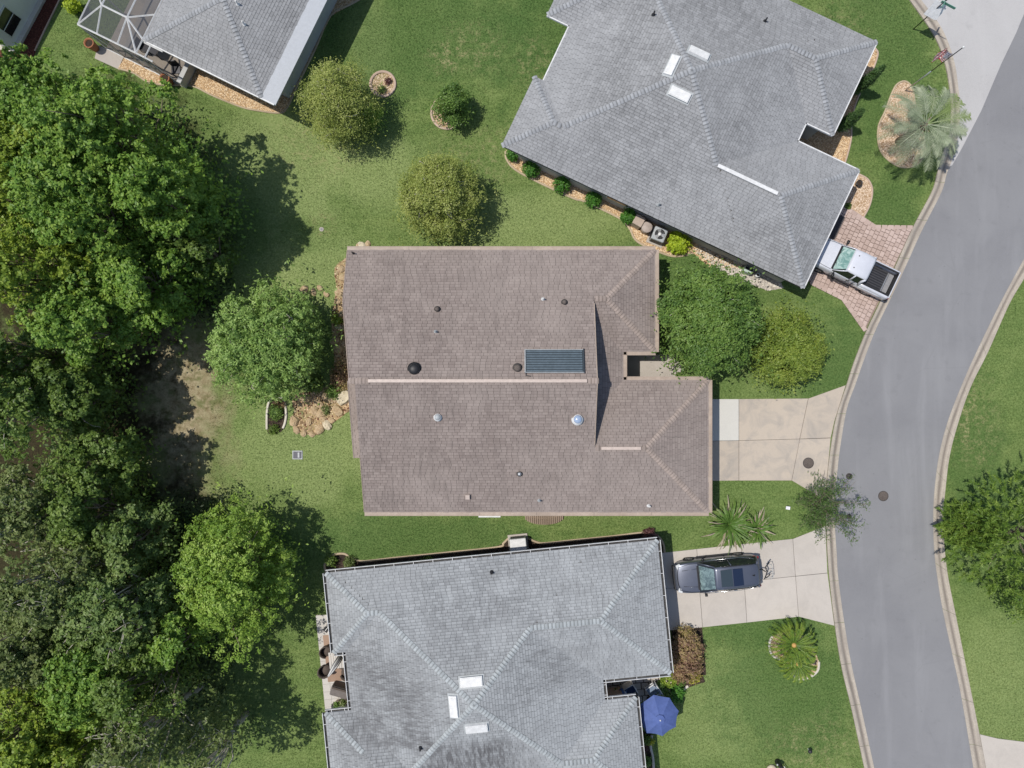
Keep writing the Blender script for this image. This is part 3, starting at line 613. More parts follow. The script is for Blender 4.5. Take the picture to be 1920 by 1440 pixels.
# oval planter bed and the sandy rock garden
bed('narrow oval bed of ferns edged with white concrete', [(503, 812), (501, 790), (503, 762), (509, 746), (522, 742), (533, 752), (537, 775), (535, 795), (528, 808), (514, 812)], 'bed_dark', 'mulch_dark', 300, .02, .05, [(501, 805), (501, 780), (503, 760), (510, 746), (522, 743), (533, 752), (537, 775), (535, 792), (531, 803)], 'edging_white', .13, zt=.1, name='fern_bed')
rgp = smooth_path(PP([(548, 790), (552, 770), (548, 752), (556, 738), (585, 735), (615, 722), (628, 700), (625, 650), (622, 600), (630, 540), (627, 505), (640, 490), (664, 488), (668, 600), (668, 720), (660, 760), (640, 782), (620, 795), (600, 812), (572, 815), (556, 806)]), 4, True); ALLBEDS.append(rgp)
rg = tag(empty('rock_bed'), 'sandy rock garden beside the left end of the brown roof', None, None, 'structure')
sheet('bed_floor', rgp, .012, M['sand'], None, None, rg)
pebbles('gravel', [rgp], M['pebble'], 110, .02, .05, .014, rg); pebbles('rubble', [rgp], M['rubble'], 7, .07, .16, .02, rg); pebbles('leaf_litter', [rgp], M['mulch_red'], 40, .03, .07, .03, rg, .2)
spots = [(570, 545, .30), (588, 548, .22), (600, 540, .2), (640, 505, .25), (646, 520, .3), (638, 550, .32), (634, 566, .22), (640, 590, .26), (634, 612, .22), (612, 552, .2), (628, 640, .26), (552, 790, .34), (556, 806, .26), (570, 812, .22), (585, 814, .2), (600, 805, .3), (614, 797, .32), (622, 788, .22), (604, 773, .36), (590, 770, .3), (606, 786, .24), (634, 770, .36), (598, 757, .32), (645, 745, .5), (575, 748, .3), (560, 746, .26), (616, 765, .22), (634, 655, .3), (650, 575, .28), (580, 790, .24), (626, 745, .3), (679, 460, .28), (690, 458, .2), (672, 462, .18), (614, 742, .3)]
ROCKS = ['at the upper left tip of the short rock line', 'second in the short rock line', 'at the right end of the short rock line', 'highest in the strip along the brown house wall', 'touching the wall near the top of the rock strip', 'in the strip level with the short rock line', 'just below the tan rock level with the short rock line', 'against the wall above the yellow green weed', 'beside the yellow green weed by the wall', 'where the short rock line meets the wall strip', 'in the deep shade below the yellow green weed', 'nearest the oval fern bed on its right side', 'below the rock nearest the oval fern bed', 'lowest left on the rim of the sandy garden', 'at the very bottom of the sandy garden', 'right of the bottom rim rock of the sandy garden', 'at the lower right rim of the sandy garden', 'above the lower right rim of the sandy garden', 'in the middle of the sandy garden', 'left of the middle of the sandy garden', 'in the lower middle of the sandy garden among weeds', 'at the right rim of the sandy garden facing the house', 'above the middle of the sandy garden', 'touching the brown house wall beside the rolled awning', 'at the top of the sandy garden under the tree edge', 'at the top left of the sandy garden above the fern bed', 'just right of the middle of the sandy garden', 'alone in the shaded strip beside the rusty plant', 'against the wall in the middle of the strip', 'between the middle and left rim of the sandy garden', 'near the rusty plant by the house wall', 'on the grass at the upper corner of the brown roof', 'right of two rocks at the upper corner of the brown roof', 'left of two rocks at the upper corner of the brown roof', 'near the top right of the sandy garden']
for i, (px, py, r) in enumerate(spots):
    v = []; random.seed(100 + i); mb = MB(); nn = 9
    prof = [(1.0, 0), (1.02, .25), (.8, .5), (.4, .62)]
    for k, (q, z) in enumerate(prof):
        for j in range(nn):
            a = 6.2832 * j / nn; rr = r * q * (random.uniform(.8, 1.2)); v.append((rr * math.cos(a), rr * .75 * math.sin(a), z * r * random.uniform(.8, 1.1)))
    F = [(a * nn + b, a * nn + (b + 1) % nn, (a + 1) * nn + (b + 1) % nn, (a + 1) * nn + b) for a in range(3) for b in range(nn)] + [tuple(range(27, 36))]
    mb.add(v, F); pale = i in (23, 8, 16, 31); x, y = P(px, py)
    o = mb.build('rock', M['pale_rock'] if pale else M['rock'], None, False, (x, y, 0), (0, 0, random.uniform(0, 6)))
    size = 'large' if r > .33 else 'small' if r < .23 else 'medium'; tone = 'pale cream' if pale else 'tan'
    tag(o, '%s %s rock %s' % (size, tone, ROCKS[i]), 'rock', 'rocks of the rock garden')
random.seed(5)

# ================================================================== HOUSES
PITCH = 1 / 3.; ZE = 2.7
class Blk:
    def __init__(s, u0, u1, v0, v1, sides='NESW', clip=None, ev=None):
        s.r = (u0, u1, v0, v1); s.sides = sides; s.clip = clip; e = dict(W=u0, E=u1, S=v0, N=v1)
        if ev: e.update(ev)
        s.e = e
    def dist(s, side, u, v): e = s.e[side]; return u - e if side == 'W' else e - u if side == 'E' else v - e if side == 'S' else e - v
    def lin(s, side): e = s.e[side]; return {'W': (1, 0, -e), 'E': (-1, 0, e), 'S': (0, 1, -e), 'N': (0, -1, e)}[side]
    def inside(s, u, v, tol=1e-6):
        u0, u1, v0, v1 = s.r
        if not (u0 - tol <= u <= u1 + tol and v0 - tol <= v <= v1 + tol): return False
        if s.clip:
            for a, b, c in s.clip:
                if a * u + b * v + c < -tol: return False
        return True
    def h(s, u, v):
        if not s.inside(u, v): return None, None
        return min((s.dist(k, u, v), k) for k in s.sides)
    def region(s, side):
        u0, u1, v0, v1 = s.r; poly = [(u0, v0), (u1, v0), (u1, v1), (u0, v1)]
        for c in (s.clip or ()): poly = clip_poly(poly, *c)
        a = s.lin(side)
        for o in s.sides:
            if o != side:
                b = s.lin(o); poly = clip_poly(poly, b[0] - a[0], b[1] - a[1], b[2] - a[2])
                if len(poly) < 3: return []
        return poly
def make_shingles(blocks, mat, parent, tabw=.31, expo=.150, seed=1, ze=ZE):
    rnd = random.Random(seed); V = []; UV = []
    for bi, b in enumerate(blocks):
        for side in b.sides:
            poly = b.region(side)
            if len(poly) < 3: continue
            a = b.lin(side)                     # distance d = a0*u+a1*v+a2
            ex, ey = (0, 1) if side in 'WE' else (1, 0)
            ts = [a[0] * p[0] + a[1] * p[1] + a[2] for p in poly]; ss = [p[0] * ex + p[1] * ey for p in poly]
            t0, t1 = min(ts), max(ts); s0, s1 = min(ss), max(ss)
            def uvp(s, t): return (a[0] * (t - a[2]) + ex * s, a[1] * (t - a[2]) + ey * s) if True else None
            # inverse: u = a0*(t-a2) for W/E since a0=+-1
            k0 = int(math.floor(t0 / expo)); k1 = int(math.ceil(t1 / expo))
            for k in range(k0, k1):
                s = math.floor(s0 / tabw) * tabw - tabw + (k % 2) * tabw * .5 + rnd.uniform(-.03, .03)
                row = rnd.uniform(-.002, .003)
                while s < s1:
                    w = tabw * rnd.uniform(.86, 1.14); sa, sb = s + .006, s + w - .006; s += w
                    ta, tb = max(k * expo - rnd.uniform(0, .012), t0 - .03), min((k + 1) * expo + .02, t1)
                    q = [uvp(sa, ta), uvp(sb, ta), uvp(sb, tb), uvp(sa, tb)]
                    cq = q
                    for i in range(len(poly)):
                        p1, p2 = poly[i], poly[(i + 1) % len(poly)]; nx, ny = -(p2[1] - p1[1]), p2[0] - p1[0]
                        if abs(a[0] * (p1[0] + p2[0]) / 2 + a[1] * (p1[1] + p2[1]) / 2 + a[2]) < 1e-6: continue   # leave the drip edge
                        cq = clip_poly(cq, nx, ny, -(nx * p1[0] + ny * p1[1]))
                        if len(cq) < 3: break
                    if len(cq) < 3: continue
                    cu = sum(p[0] for p in cq) / len(cq); cv = sum(p[1] for p in cq) / len(cq)
                    d = a[0] * cu + a[1] * cv + a[2]; keep = True
                    for j, o in enumerate(blocks):
                        if j == bi: continue
                        hj, sj = o.h(cu, cv)
                        if hj is None: continue
                        if hj > d + .22 or (abs(hj - d) < 2e-3 and sj == side and j < bi): keep = False; break
                    if not keep: continue
                    lift = .014 + row + rnd.uniform(0, .006); tilt = rnd.uniform(-.003, .003)
                    fl = []
                    for p in cq:
                        t = a[0] * p[0] + a[1] * p[1] + a[2]; f = (t - ta) / max(tb - ta, 1e-6); ss_ = p[0] * ex + p[1] * ey
                        fl.append((p[0], p[1], ze + t * PITCH + lift * (1 - f) + .004 * f + tilt * (ss_ - sa) / w)); UV.append((ss_, t))
                    V.append(fl)
                    # butt edge
                    if len(cq) == 4:
                        A, B = fl[0], fl[1]; V.append([(A[0], A[1], A[2]), (A[0], A[1], A[2] - .02), (B[0], B[1], B[2] - .02), (B[0], B[1], B[2])]); UV += [(sa, ta)] * 4
    nv = sum(len(q) for q in V); me = bpy.data.meshes.new('shingles')
    me.vertices.add(nv); me.vertices.foreach_set('co', np.array([c for q in V for p in q for c in p], np.float32))
    me.loops.add(nv); me.loops.foreach_set('vertex_index', np.arange(nv, dtype=np.int32))
    ls = np.cumsum([0] + [len(q) for q in V[:-1]]).astype(np.int32); me.polygons.add(len(V)); me.polygons.foreach_set('loop_start', ls)
    l = me.uv_layers.new(name='UVMap'); l.data.foreach_set('uv', np.array(UV, np.float32).reshape(-1))
    me.materials.append(mat); me.update(calc_edges=True); me.validate()
    import bmesh
    bm = bmesh.new(); bm.from_mesh(me)
    for f in bm.faces:
        if f.normal.z < -1e-4: f.normal_flip()
    bm.to_mesh(me); bm.free()
    return tag(link_mesh('shingles', me, parent), kind='stuff')
def make_deck(blocks, parent, mat, name='roof', ze=ZE):
    mb = MB()
    for i, b in enumerate(blocks):
        off = -.03 - .004 * i; zb = ze - .17 - .006 * i
        for side in b.sides:
            poly = b.region(side)
            if len(poly) < 3: continue
            a = b.lin(side); top = [(p[0], p[1], ze + off + PITCH * (a[0] * p[0] + a[1] * p[1] + a[2])) for p in poly]
            mb.add(top, [tuple(range(len(top)))]); mb.add([(p[0], p[1], zb) for p in poly], [tuple(range(len(poly) - 1, -1, -1))])
            for k in range(len(poly)):
                p, q = poly[k], poly[(k + 1) % len(poly)]; mx, my = (p[0] + q[0]) / 2, (p[1] + q[1]) / 2
                dx, dy = q[1] - p[1], p[0] - q[0]; L_ = math.hypot(dx, dy)
                if L_ < 1e-4: continue
                if not b.inside(mx + dx / L_ * .01, my + dy / L_ * .01):
                    mb.add([top[k], top[(k + 1) % len(poly)], (q[0], q[1], zb), (p[0], p[1], zb)], [(3, 2, 1, 0)])
    return mb.build(name, mat, parent)
CAPM = {}
def cap_mesh(key, mat, wid=.29, ln=.21):
    if key in CAPM: return CAPM[key]
    V = []; 
    for x, z in ((0, .024), (ln, .002)):
        for y, dz in ((-wid / 2, -wid / 2 * .28), (-wid * .2, -.012), (0, .006), (wid * .2, -.012), (wid / 2, -wid / 2 * .28)): V.append((x, y, z + dz))
    for y, dz in ((-wid / 2, -wid / 2 * .28), (-wid * .2, -.012), (0, .006), (wid * .2, -.012), (wid / 2, -wid / 2 * .28)): V.append((0, y, dz - .02))
    F = [(i, i + 1, 6 + i, 5 + i) for i in range(4)] + [(i + 10, i + 11, i + 1, i) for i in range(4)]
    me = bpy.data.meshes.new('ridge_cap'); me.from_pydata([tuple(v) for v in V], [], F); me.materials.append(mat); me.update(); CAPM[key] = me; return me
def caps(segs, me, parent, step=.165, limit=300):
    n = 0
    for (A, B) in segs:
        A, B = Vector(A), Vector(B)
        if A.z > B.z: A, B = B, A          # lay from low to high
        d = B - A; m = max(1, int(d.length / step)); a = math.atan2(d.y, d.x); el = math.atan2(d.z, math.hypot(d.x, d.y))
        for k in range(m):
            if n >= limit: return
            p = A + d * (k / m); o = link_mesh('ridge_cap', me, parent, (p.x + random.uniform(-.01, .01), p.y + random.uniform(-.01, .01), p.z + .022), (random.uniform(-.02, .02), -el + random.uniform(-.01, .01), a + random.uniform(-.03, .03)))
            n += 1
def gutter(p, q, parent, style, ze=ZE, w=.13):
    """p->q plan points along the eave, house on the left"""
    A, B = Vector(p), Vector(q); d = (B - A).normalized(); nrm = Vector((d.y, -d.x)); L_ = (B - A).length; a = math.atan2(d.y, d.x); mid = (A + B) / 2
    def bar(off, ww, z, hh, m, name, par):
        c = mid + nrm * off; return MB().box((c.x, c.y, z), (L_, ww, hh), a).build(name, M[m], par)
    if style == 'trough':
        g = bar(w / 2 + .01, w, ze - .10, .02, 'dark_trough', 'gutter', parent)
        bar(w + .025, .028, ze - .055, .13, 'white', 'gutter_lip', g); bar(.0, .02, ze - .06, .12, 'white', 'gutter_back', g)
        n = max(2, int(L_ / 1.05))
        for k in range(n):
            c = A + d * (L_ * (k + .5) / n) + nrm * (w / 2 + .01); MB().box((c.x, c.y, ze - .008), (.025, w + .04, .012), a).build('hanger', M['white'], g)
    elif style == 'white':
        g = bar(.035, .07, ze - .05, .12, 'white', 'gutter', parent)
    else:
        g = bar(.03, .24, ze - .03, .10, 'tan_trim', 'gutter', parent); bar(.165, .03, ze - .02, .13, 'tan_trim', 'gutter_lip', g)
        n = max(1, int(L_ / 3.1))
        for k in range(1, n):
            c = A + d * (L_ * k / n) + nrm * .03; MB().box((c.x, c.y, ze + .022), (.012, .24, .006), a).build('gutter_joint', M['brown_cloth'], g)
    return g
def walls(rects, m, parent, z1=ZE - .16, inset=.5):
    for i, (u0, u1, v0, v1) in enumerate(rects):
        k = inset + .012 * i; MB().box2(u0 + k, u1 - k, v0 + k, v1 - k, 0, z1 - .004 * i).build('wall', M[m], parent)
def garage_door(parent, c, w, rz, m='offwhite'):
    g = empty('garage_door', (c[0], c[1], 0), rz); g.parent = parent
    for k in range(4): MB().box((0, 0, .28 + .53 * k), (.05, w, .51)).build('panel', M[m], g, bevel=.012)
def window(parent, c, w, h, z, rz):
    g = MB().box((0, 0, 0), (.08, w + .14, h + .14)).build('window', M['white'], parent, False, (c[0], c[1], z), (0, 0, rz)); MB().box((.035, 0, 0), (.03, w, h)).build('pane', M['glass'], g); MB().box((.055, 0, 0), (.02, w, .04)).build('sash_bar', M['white'], g)
def zr(d): return ZE + d * PITCH
def hipsegs(cx, cv, lst):
    return lst
def roofpt(blocks, u, v):
    best = max(((b.h(u, v)[0] if b.h(u, v)[0] is not None else -9), ) for b in blocks)[0]; return ZE + max(best, 0) * PITCH
def pipe_vent(parent, blocks, u, v, r=.05, h=.35, m='offwhite', name='vent_pipe'):
    z = roofpt(blocks, u, v); mb = MB(); mb.lathe([(r * 2.4, -.03), (r * 2.2, .03), (r * 1.2, .06), (r, .08), (r, h), (r * .6, h), (r * .6, h - .12)], 14, (u, v, z)); return mb.build(name, M[m], parent, True)
def dome_vent(parent, blocks, u, v, r, h=.22, m='dark_metal', dome=None, name='roof_vent'):
    z = roofpt(blocks, u, v)
    mb = MB(); mb.lathe([(r * 1.35, -.10), (r * 1.35, .03), (r * 1.02, .05), (r, h * .6), (r * 1.08, h * .62), (r * 1.08, h * .72), (r * .95, h * .78)], 22, (u, v, z)); o = mb.build(name, M[m], parent, True)
    mb = MB(); mb.lathe([(r * .96, h * .76), (r * .85, h * 1.0), (r * .55, h * 1.2), (r * .2, h * 1.28)], 22, (u, v, z)); mb.build('dome', M[dome or m], o, True); return o
def roof_box(parent, blocks, u, v, lu, lv, h, m, name, n=None):
    """a low vent box lying in the roof plane"""
    z = roofpt(blocks, u, v); e = .2; su = (roofpt(blocks, u + e, v) - roofpt(blocks, u - e, v)) / (2 * e); sv = (roofpt(blocks, u, v + e) - roofpt(blocks, u, v - e)) / (2 * e)
    mb = MB(); mb.box((0, 0, 0), (lu, lv, h), 0, .97); o = mb.build(name, M[m], parent, False, (u, v, z + h / 2 + .02), (math.atan(sv), -math.atan(su), 0), .012)
    if lu > .4 and lv > .3: MB().box((0, 0, -h / 2 + .015), (lu + .16, lv + .16, .02)).build('flashing', M['grey_metal'], o); MB().box((0, 0, h / 2 + .008), (lu * .9, lv * .78, .02)).build('cover', M[m], o, bevel=.006)
    return o

# ---------------- brown roofed house (axis aligned)
HB = empty('brown_house', (0, 0, 0), 0, 'house with a long brown shingle gable roof and solar panel in the centre', 'house')
mainB = Blk(-8.05, 4.37, -7.02, 7.34, 'NS')
wingN = Blk(0, 7.84, 1.75, 7.34, 'NES'); wingS = Blk(0, 10.75, -7.02, .23, 'NES')
midB = Blk(3.2, 6.1, -2.2, 4.4, 'E')
extN = Blk(-9.0, -8.05, .16, 7.34, 'N', clip=[(1, 0, 9.0), (4.24, .65, 4.24 * 8.33 - .65 * .16)])
stripS = Blk(-8.40, -8.05, -3.93, .16, 'S', ev=dict(S=-7.02))
# wing blocks start at the gable wall so the main slopes keep their own shingles
wingN.r = (4.37, 7.84, 1.75, 7.34); wingS.r = (4.37, 10.75, -7.02, .23); midB.r = (4.37, 6.1, -2.2, 4.4)
BB = [mainB, wingN, wingS, midB, extN]
roofB = make_deck([mainB, wingN, wingS, midB, extN, stripS], HB, M['deck'])
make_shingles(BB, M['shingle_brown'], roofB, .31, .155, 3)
make_shingles([stripS], M['tan_rake'], roofB, .5, .155, 4)
rz_ = zr(7.18)
gb = MB(); gx = 4.37
gb.add([(gx - .12, -7.02, 2.5), (gx - .12, 7.34, 2.5), (gx - .12, .16, rz_ - .06), (gx - .02, -7.02, 2.5), (gx - .02, 7.34, 2.5), (gx - .02, .16, rz_ - .06)], [(0, 1, 2), (3, 5, 4), (0, 2, 5, 3), (2, 1, 4, 5), (1, 0, 3, 4)]); gb.build('gable_wall', M['tan_trim'], HB)
for a, b in (((-2.0, -3.28 + 0, 0), 0),): pass
def rake(A, B, parent, w=.07, m='tan_trim'):
    A, B = Vector(A), Vector(B); MB().tube([A, B], w / 2 * 1.2, 6).build('rake_board', M[m], parent)
rake((gx, .16, rz_), (gx, 4.3, zr(7.34 - 4.3)), roofB, .05); rake((gx, .16, rz_), (gx, -3.2, zr(7.02 - 3.2)), roofB, .05)
rake((-8.06, -7.0, ZE), (-8.06, -3.93, zr(3.09)), roofB, .06, 'tan_rake'); rake((-8.40, -3.93, zr(3.09)), (-8.40, .16, rz_), roofB, .06, 'tan_rake'); rake((-9.0, 7.3, ZE), (-9.0, 4.4, zr(2.94)), roofB, .06, 'tan_rake'); rake((-9.0, 4.4, zr(2.94)), (-8.33, .2, rz_), roofB, .06, 'tan_rake')
cmB = cap_mesh('b', M['cap_brown'])
zN = zr((7.34 - 1.75) / 2); cN = (7.34 + 1.75) / 2; hN = (7.34 - 1.75) / 2; zS = zr((7.02 + .23) / 2); cS = (-7.02 + .23) / 2; hS = (7.02 + .23) / 2
caps([((4.45, cN, zN), (7.84 - hN, cN, zN)), ((7.84, 7.34, ZE), (7.84 - hN, cN, zN)), ((7.84, 1.75, ZE), (7.84 - hN, cN, zN)),
      ((10.75, -7.02, ZE), (10.75 - hS, cS, zS)), ((10.75, .23, ZE), (10.75 - hS, cS, zS)), ((4.45, cS, zS), (4.7, cS, zS)), ((6.9, cS, zS), (10.75 - hS, cS, zS)),
      ((-8.38, .16, rz_), (-7.3, .16, rz_)), ((3.9, .16, rz_), (4.4, .16, rz_))], cmB, roofB)
MB().box2(-7.36, 3.84, .16 - .09, .16 + .09, rz_ + .01, rz_ + .085).build('ridge_vent', M['pink_vent'], roofB, bevel=.02)
MB().box2(4.72, 6.82, cS - .085, cS + .085, zS + .01, zS + .085).build('ridge_vent', M['pink_vent'], roofB, bevel=.02)
for p, q in (((7.84, 7.34), (-9.0, 7.34)), ((7.84, 1.75), (7.84, 7.34)), ((6.1, 1.75), (7.84, 1.75)), ((6.1, .23), (6.1, 1.75)), ((10.75, .23), (6.1, .23)), ((10.75, -7.02), (10.75, .23)), ((-8.05, -7.02), (10.75, -7.02))): gutter(p, q, HB, 'tan')
walls([(-8.05, 5.0, -7.02, 7.34), (3.0, 7.84, 1.75, 7.34), (3.0, 10.75, -7.02, .23)], 'cream_wall', HB)
MB().box2(-8.5, -7.6, -3.9, 1.5, 0, 2.3).build('lanai_wall', M['cream_wall'], HB)
MB().tube([(-8.62, .0, 2.2), (-8.62, -3.3, 2.2)], .12, 10).build('rolled_awning', M['white'], HB, True)
MB().lathe([(.17, -.04), (.17, .04)], 14, (-8.62, -3.45, 2.1)).build('awning_end_cap', M['edging_white'], HB)
garage_door(HB, (10.29, -3.3), 4.9, 0)
for c, w, rzz in (((7.36, 4.6), 1.6, 0), ((-2, -6.5), 1.3, R(-90)), ((-5.5, -6.5), 1.3, R(-90)), ((5.5, -6.5), 1.0, R(-90)), ((-4, 6.86), 1.3, R(90)), ((1, 6.86), 1.3, R(90))): window(HB, c, w, 1.2, 1.5, rzz)
def bp(px, py):   # pixel on the brown roof -> plan point on its surface
    z = 4.0
    for _ in range(12): u, v = P(px, py, z); z = roofpt(BB, u, v)
    return u, v
# solar collector
u0, v0 = bp(985, 657); u1, v1 = bp(1094, 698); uc, vc = (u0 + u1) / 2, (v0 + v1) / 2; lu, lv = u1 - u0, (v0 - v1) / math.cos(math.atan(PITCH))
zc = roofpt(BB, uc, vc); so_ = MB().box((0, 0, 0), (lu, lv, .06)).build('solar_panel', plain('solar tray', (.03, .042, .052), .5), roofB, False, (uc, vc, zc + .10), (-math.atan(PITCH), 0, 0))
for k in range(9): MB().box((0, -lv / 2 + lv * (k + .5) / 9, .04), (lu - .1, lv / 9 * .66, .03)).build('absorber_strip', M['solar'], so_, bevel=.01)
for x in (-lu / 2 - .02, lu / 2 + .02): MB().box((x, 0, .01), (.05, lv + .06, .12)).build('end_header', M['solar_frame'] if x > 0 else M['grey_metal'], so_)
for y in (-lv / 2 - .02, lv / 2 + .02): MB().box((0, y, .01), (lu + .08, .03, .10)).build('frame_rail', M['grey_metal'], so_)
MB().tube([(lu / 2 + .05, lv / 2 + .1, -.02), (lu / 2 + .05, -lv / 2 - .05, -.02)], .035, 8).build('supply_pipe', M['dark_metal'], so_)
MB().tube([(-lu / 2 + .02, -lv / 2 - .02, -.02), (-lu / 2 + .02, -lv / 2 - .16, -.04), (-lu / 2 + .25, -lv / 2 - .2, -.04)], .025, 8).build('return_pipe', M['dark_metal'], so_)
u, v = bp(777, 692); dome_vent(roofB, BB, u, v, .27, .2, 'black', 'black', 'roof_vent')
u, v = bp(970, 690); dome_vent(roofB, BB, u, v, .19, .2, 'iron_dark', 'iron', 'roof_vent')
u, v = bp(820, 580); dome_vent(roofB, BB, u, v, .13, .2, 'iron_dark', 'iron', 'roof_vent')
u, v = bp(1058, 567); dome_vent(roofB, BB, u, v, .13, .2, 'iron_dark', 'iron', 'roof_vent')
u, v = bp(821, 782); dome_vent(roofB, BB, u, v, .17, .2, 'white', 'grey_metal', 'roof_vent')
u, v = bp(974, 888); dome_vent(roofB, BB, u, v, .12, .2, 'iron_dark', 'steel', 'roof_vent')
u, v = bp(1083, 786); dome_vent(roofB, BB, u, v, .24, .26, 'white', 'dome', 'solar_tube')
for px, py, m in ((1018, 561, 'white'), (817, 622, 'grey_metal'), (1011, 938, 'grey_metal'), (1216, 948, 'white')):
    u, v = bp(px, py); pipe_vent(roofB, BB, u, v, .045, .34, m)
u, v = bp(877, 931); roof_box(roofB, BB, u, v, .24, .26, .16, 'pink_vent', 'exhaust_hood')
u, v = bp(663, 472); pipe_vent(roofB, BB, u - .0, v - .1, .03, .4, 'dark_metal')
# entry porch floor between the wings
sl = sheet('porch_floor', [(5.7, .7), (9.9, .7), (9.9, 1.3), (5.7, 1.3)], .05, M['concrete_grey'], None, None, HB)
MB().box2(5.6, 9.6, .28, 1.72, 0, .045).build('porch_slab', M['concrete_grey'], HB)

# ---------------- the other grey houses
def hip_house(name, label, th, blocks, mat, capm, capkey, segs, gut, gstyle, wallm, wrects, seed, limit=300, expo=.15):
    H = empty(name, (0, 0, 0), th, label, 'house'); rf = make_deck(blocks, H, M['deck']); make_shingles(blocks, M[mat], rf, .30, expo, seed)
    caps(segs, cap_mesh(capkey, M[capm]), rf, .19, limit)
    for p, q in gut: gutter(p, q, H, gstyle)
    walls(wrects, wallm, H); return H, rf
def S3(u, v, d): return (u, v, zr(d))
TNE = R(-25.3)
nm = Blk(-5.52, 8.42, 11.54, 25.42); nsw = Blk(-6.08, 1.45, 11.54, 15.72, 'NSW'); nnw = Blk(-6.89, 1.45, 19.05, 25.42, 'NSW'); nne = Blk(1.45, 10.03, 19.79, 25.42, 'NES'); nse = Blk(1.45, 12.15, 11.54, 18.65, 'NES')
BNE = [nm, nsw, nnw, nne, nse]; K = S3(1.45, 18.48, 6.94)
segN = [(S3(-3.43, 13.63, 2.09), K), (S3(-3.99, 13.63, 2.09), S3(-3.43, 13.63, 2.09)), (S3(-6.08, 11.54, 0), S3(-3.99, 13.63, 2.09)), (S3(-6.08, 15.72, 0), S3(-3.99, 13.63, 2.09)),
        (S3(1.45, 25.42 - 0, 0) if 0 else S3(5.57, 22.605, 2.815), K), (S3(5.57, 22.605, 2.815), S3(7.215, 22.605, 2.815)), (S3(10.03, 19.79, 0), S3(7.215, 22.605, 2.815)), (S3(10.03, 25.42, 0), S3(7.215, 22.605, 2.815)),
        (S3(4.845, 15.095, 3.555), K), (S3(12.15, 11.54, 0), S3(8.595, 15.095, 3.555)), (S3(12.15, 18.65, 0), S3(8.595, 15.095, 3.555)),
        (S3(-2.3, 22.235, 3.185), K), (S3(-3.7, 22.235, 3.185), S3(-2.3, 22.235, 3.185)), (S3(-6.89, 19.05, 0), S3(-3.7, 22.235, 3.185)), (S3(-6.89, 25.42, 0), S3(-3.7, 22.235, 3.185))]
gutN = [((12.15, 11.54), (12.15, 18.65)), ((12.15, 18.65), (8.42, 18.65)), ((8.42, 18.65), (8.42, 19.79)), ((8.42, 19.79), (10.03, 19.79)), ((10.03, 19.79), (10.03, 25.42)), ((-5.52, 19.05), (-5.52, 15.72)), ((-6.89, 19.05), (-5.52, 19.05))]
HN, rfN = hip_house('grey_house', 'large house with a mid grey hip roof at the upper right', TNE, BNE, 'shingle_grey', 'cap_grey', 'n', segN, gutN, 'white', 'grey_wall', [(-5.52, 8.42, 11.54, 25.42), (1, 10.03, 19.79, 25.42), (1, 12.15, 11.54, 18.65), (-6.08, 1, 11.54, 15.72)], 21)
MB().box2(4.9, 8.4, 15.095 - .1, 15.095 + .1, zr(3.555) + .01, zr(3.555) + .09).build('ridge_vent', M['white'], rfN, bevel=.02)
def hp(px, py, blocks, th):
    z = 4.2; c, s = math.cos(th), math.sin(th)
    for _ in range(12): x, y = P(px, py, z); u, v = c * x + s * y, -s * x + c * y; z = roofpt(blocks, u, v)
    return u, v
for (px, py, lu, lv) in ((1274, 178, 1.12, .48), (1310, 101, 1.12, .44), (1259, 124, .46, 1.1)):
    u, v = hp(px, py, BNE, TNE); roof_box(rfN, BNE, u, v, lu, lv, .14, 'white', 'roof_vent')
for (px, py, m) in ((1225, 28, 'dark_metal'), (1434, 40, 'dark_metal'), (1234, 384, 'grey_metal')):
    u, v = hp(px, py, BNE, TNE); pipe_vent(rfN, BNE, u, v, .045, .35, m)
garage_door(HN, (11.68, 15.1), 4.9, 0); window(HN, (9.56, 22.6), 1.6, 1.2, 1.5, 0); window(HN, (1, 12.02), 1.3, 1.2, 1.5, R(-90)); window(HN, (-5.04, 17.4), 1.3, 1.2, 1.5, R(180))
TS = R(5.683)
sm = Blk(-10.5, 3.34, -23.12, -9.28); snw = Blk(-11.15, -3.58, -13.67, -9.28, 'NSW'); sne = Blk(-3.58, 7.06, -16.58, -9.28, 'NES'); sse = Blk(-3.58, 5.05, -23.12, -17.70, 'NES'); ssw = Blk(-11.94, -3.58, -23.12, -16.88, 'NSW')
BS = [sm, snw, sne, sse, ssw]; K = S3(-3.58, -16.2, 6.92)
segS = [(S3(-8.305, -11.475, 2.195), K), (S3(-8.955, -11.475, 2.195), S3(-8.305, -11.475, 2.195)), (S3(-11.15, -9.28, 0), S3(-8.955, -11.475, 2.195)), (S3(-11.15, -13.67, 0), S3(-8.955, -11.475, 2.195)),
        (S3(-.31, -12.93, 3.65), K), (S3(-.31, -12.93, 3.65), S3(3.41, -12.93, 3.65)), (S3(7.06, -9.28, 0), S3(3.41, -12.93, 3.65)), (S3(7.06, -16.58, 0), S3(3.41, -12.93, 3.65)),
        (S3(.63, -20.41, 2.71), K), (S3(.63, -20.41, 2.71), S3(2.34, -20.41, 2.71)), (S3(5.05, -17.7, 0), S3(2.34, -20.41, 2.71)), (S3(5.05, -23.12, 0), S3(2.34, -20.41, 2.71)),
        (S3(-7.38, -20.0, 3.12), K), (S3(-8.82, -20.0, 3.12), S3(-7.38, -20.0, 3.12)), (S3(-11.94, -16.88, 0), S3(-8.82, -20.0, 3.12))]
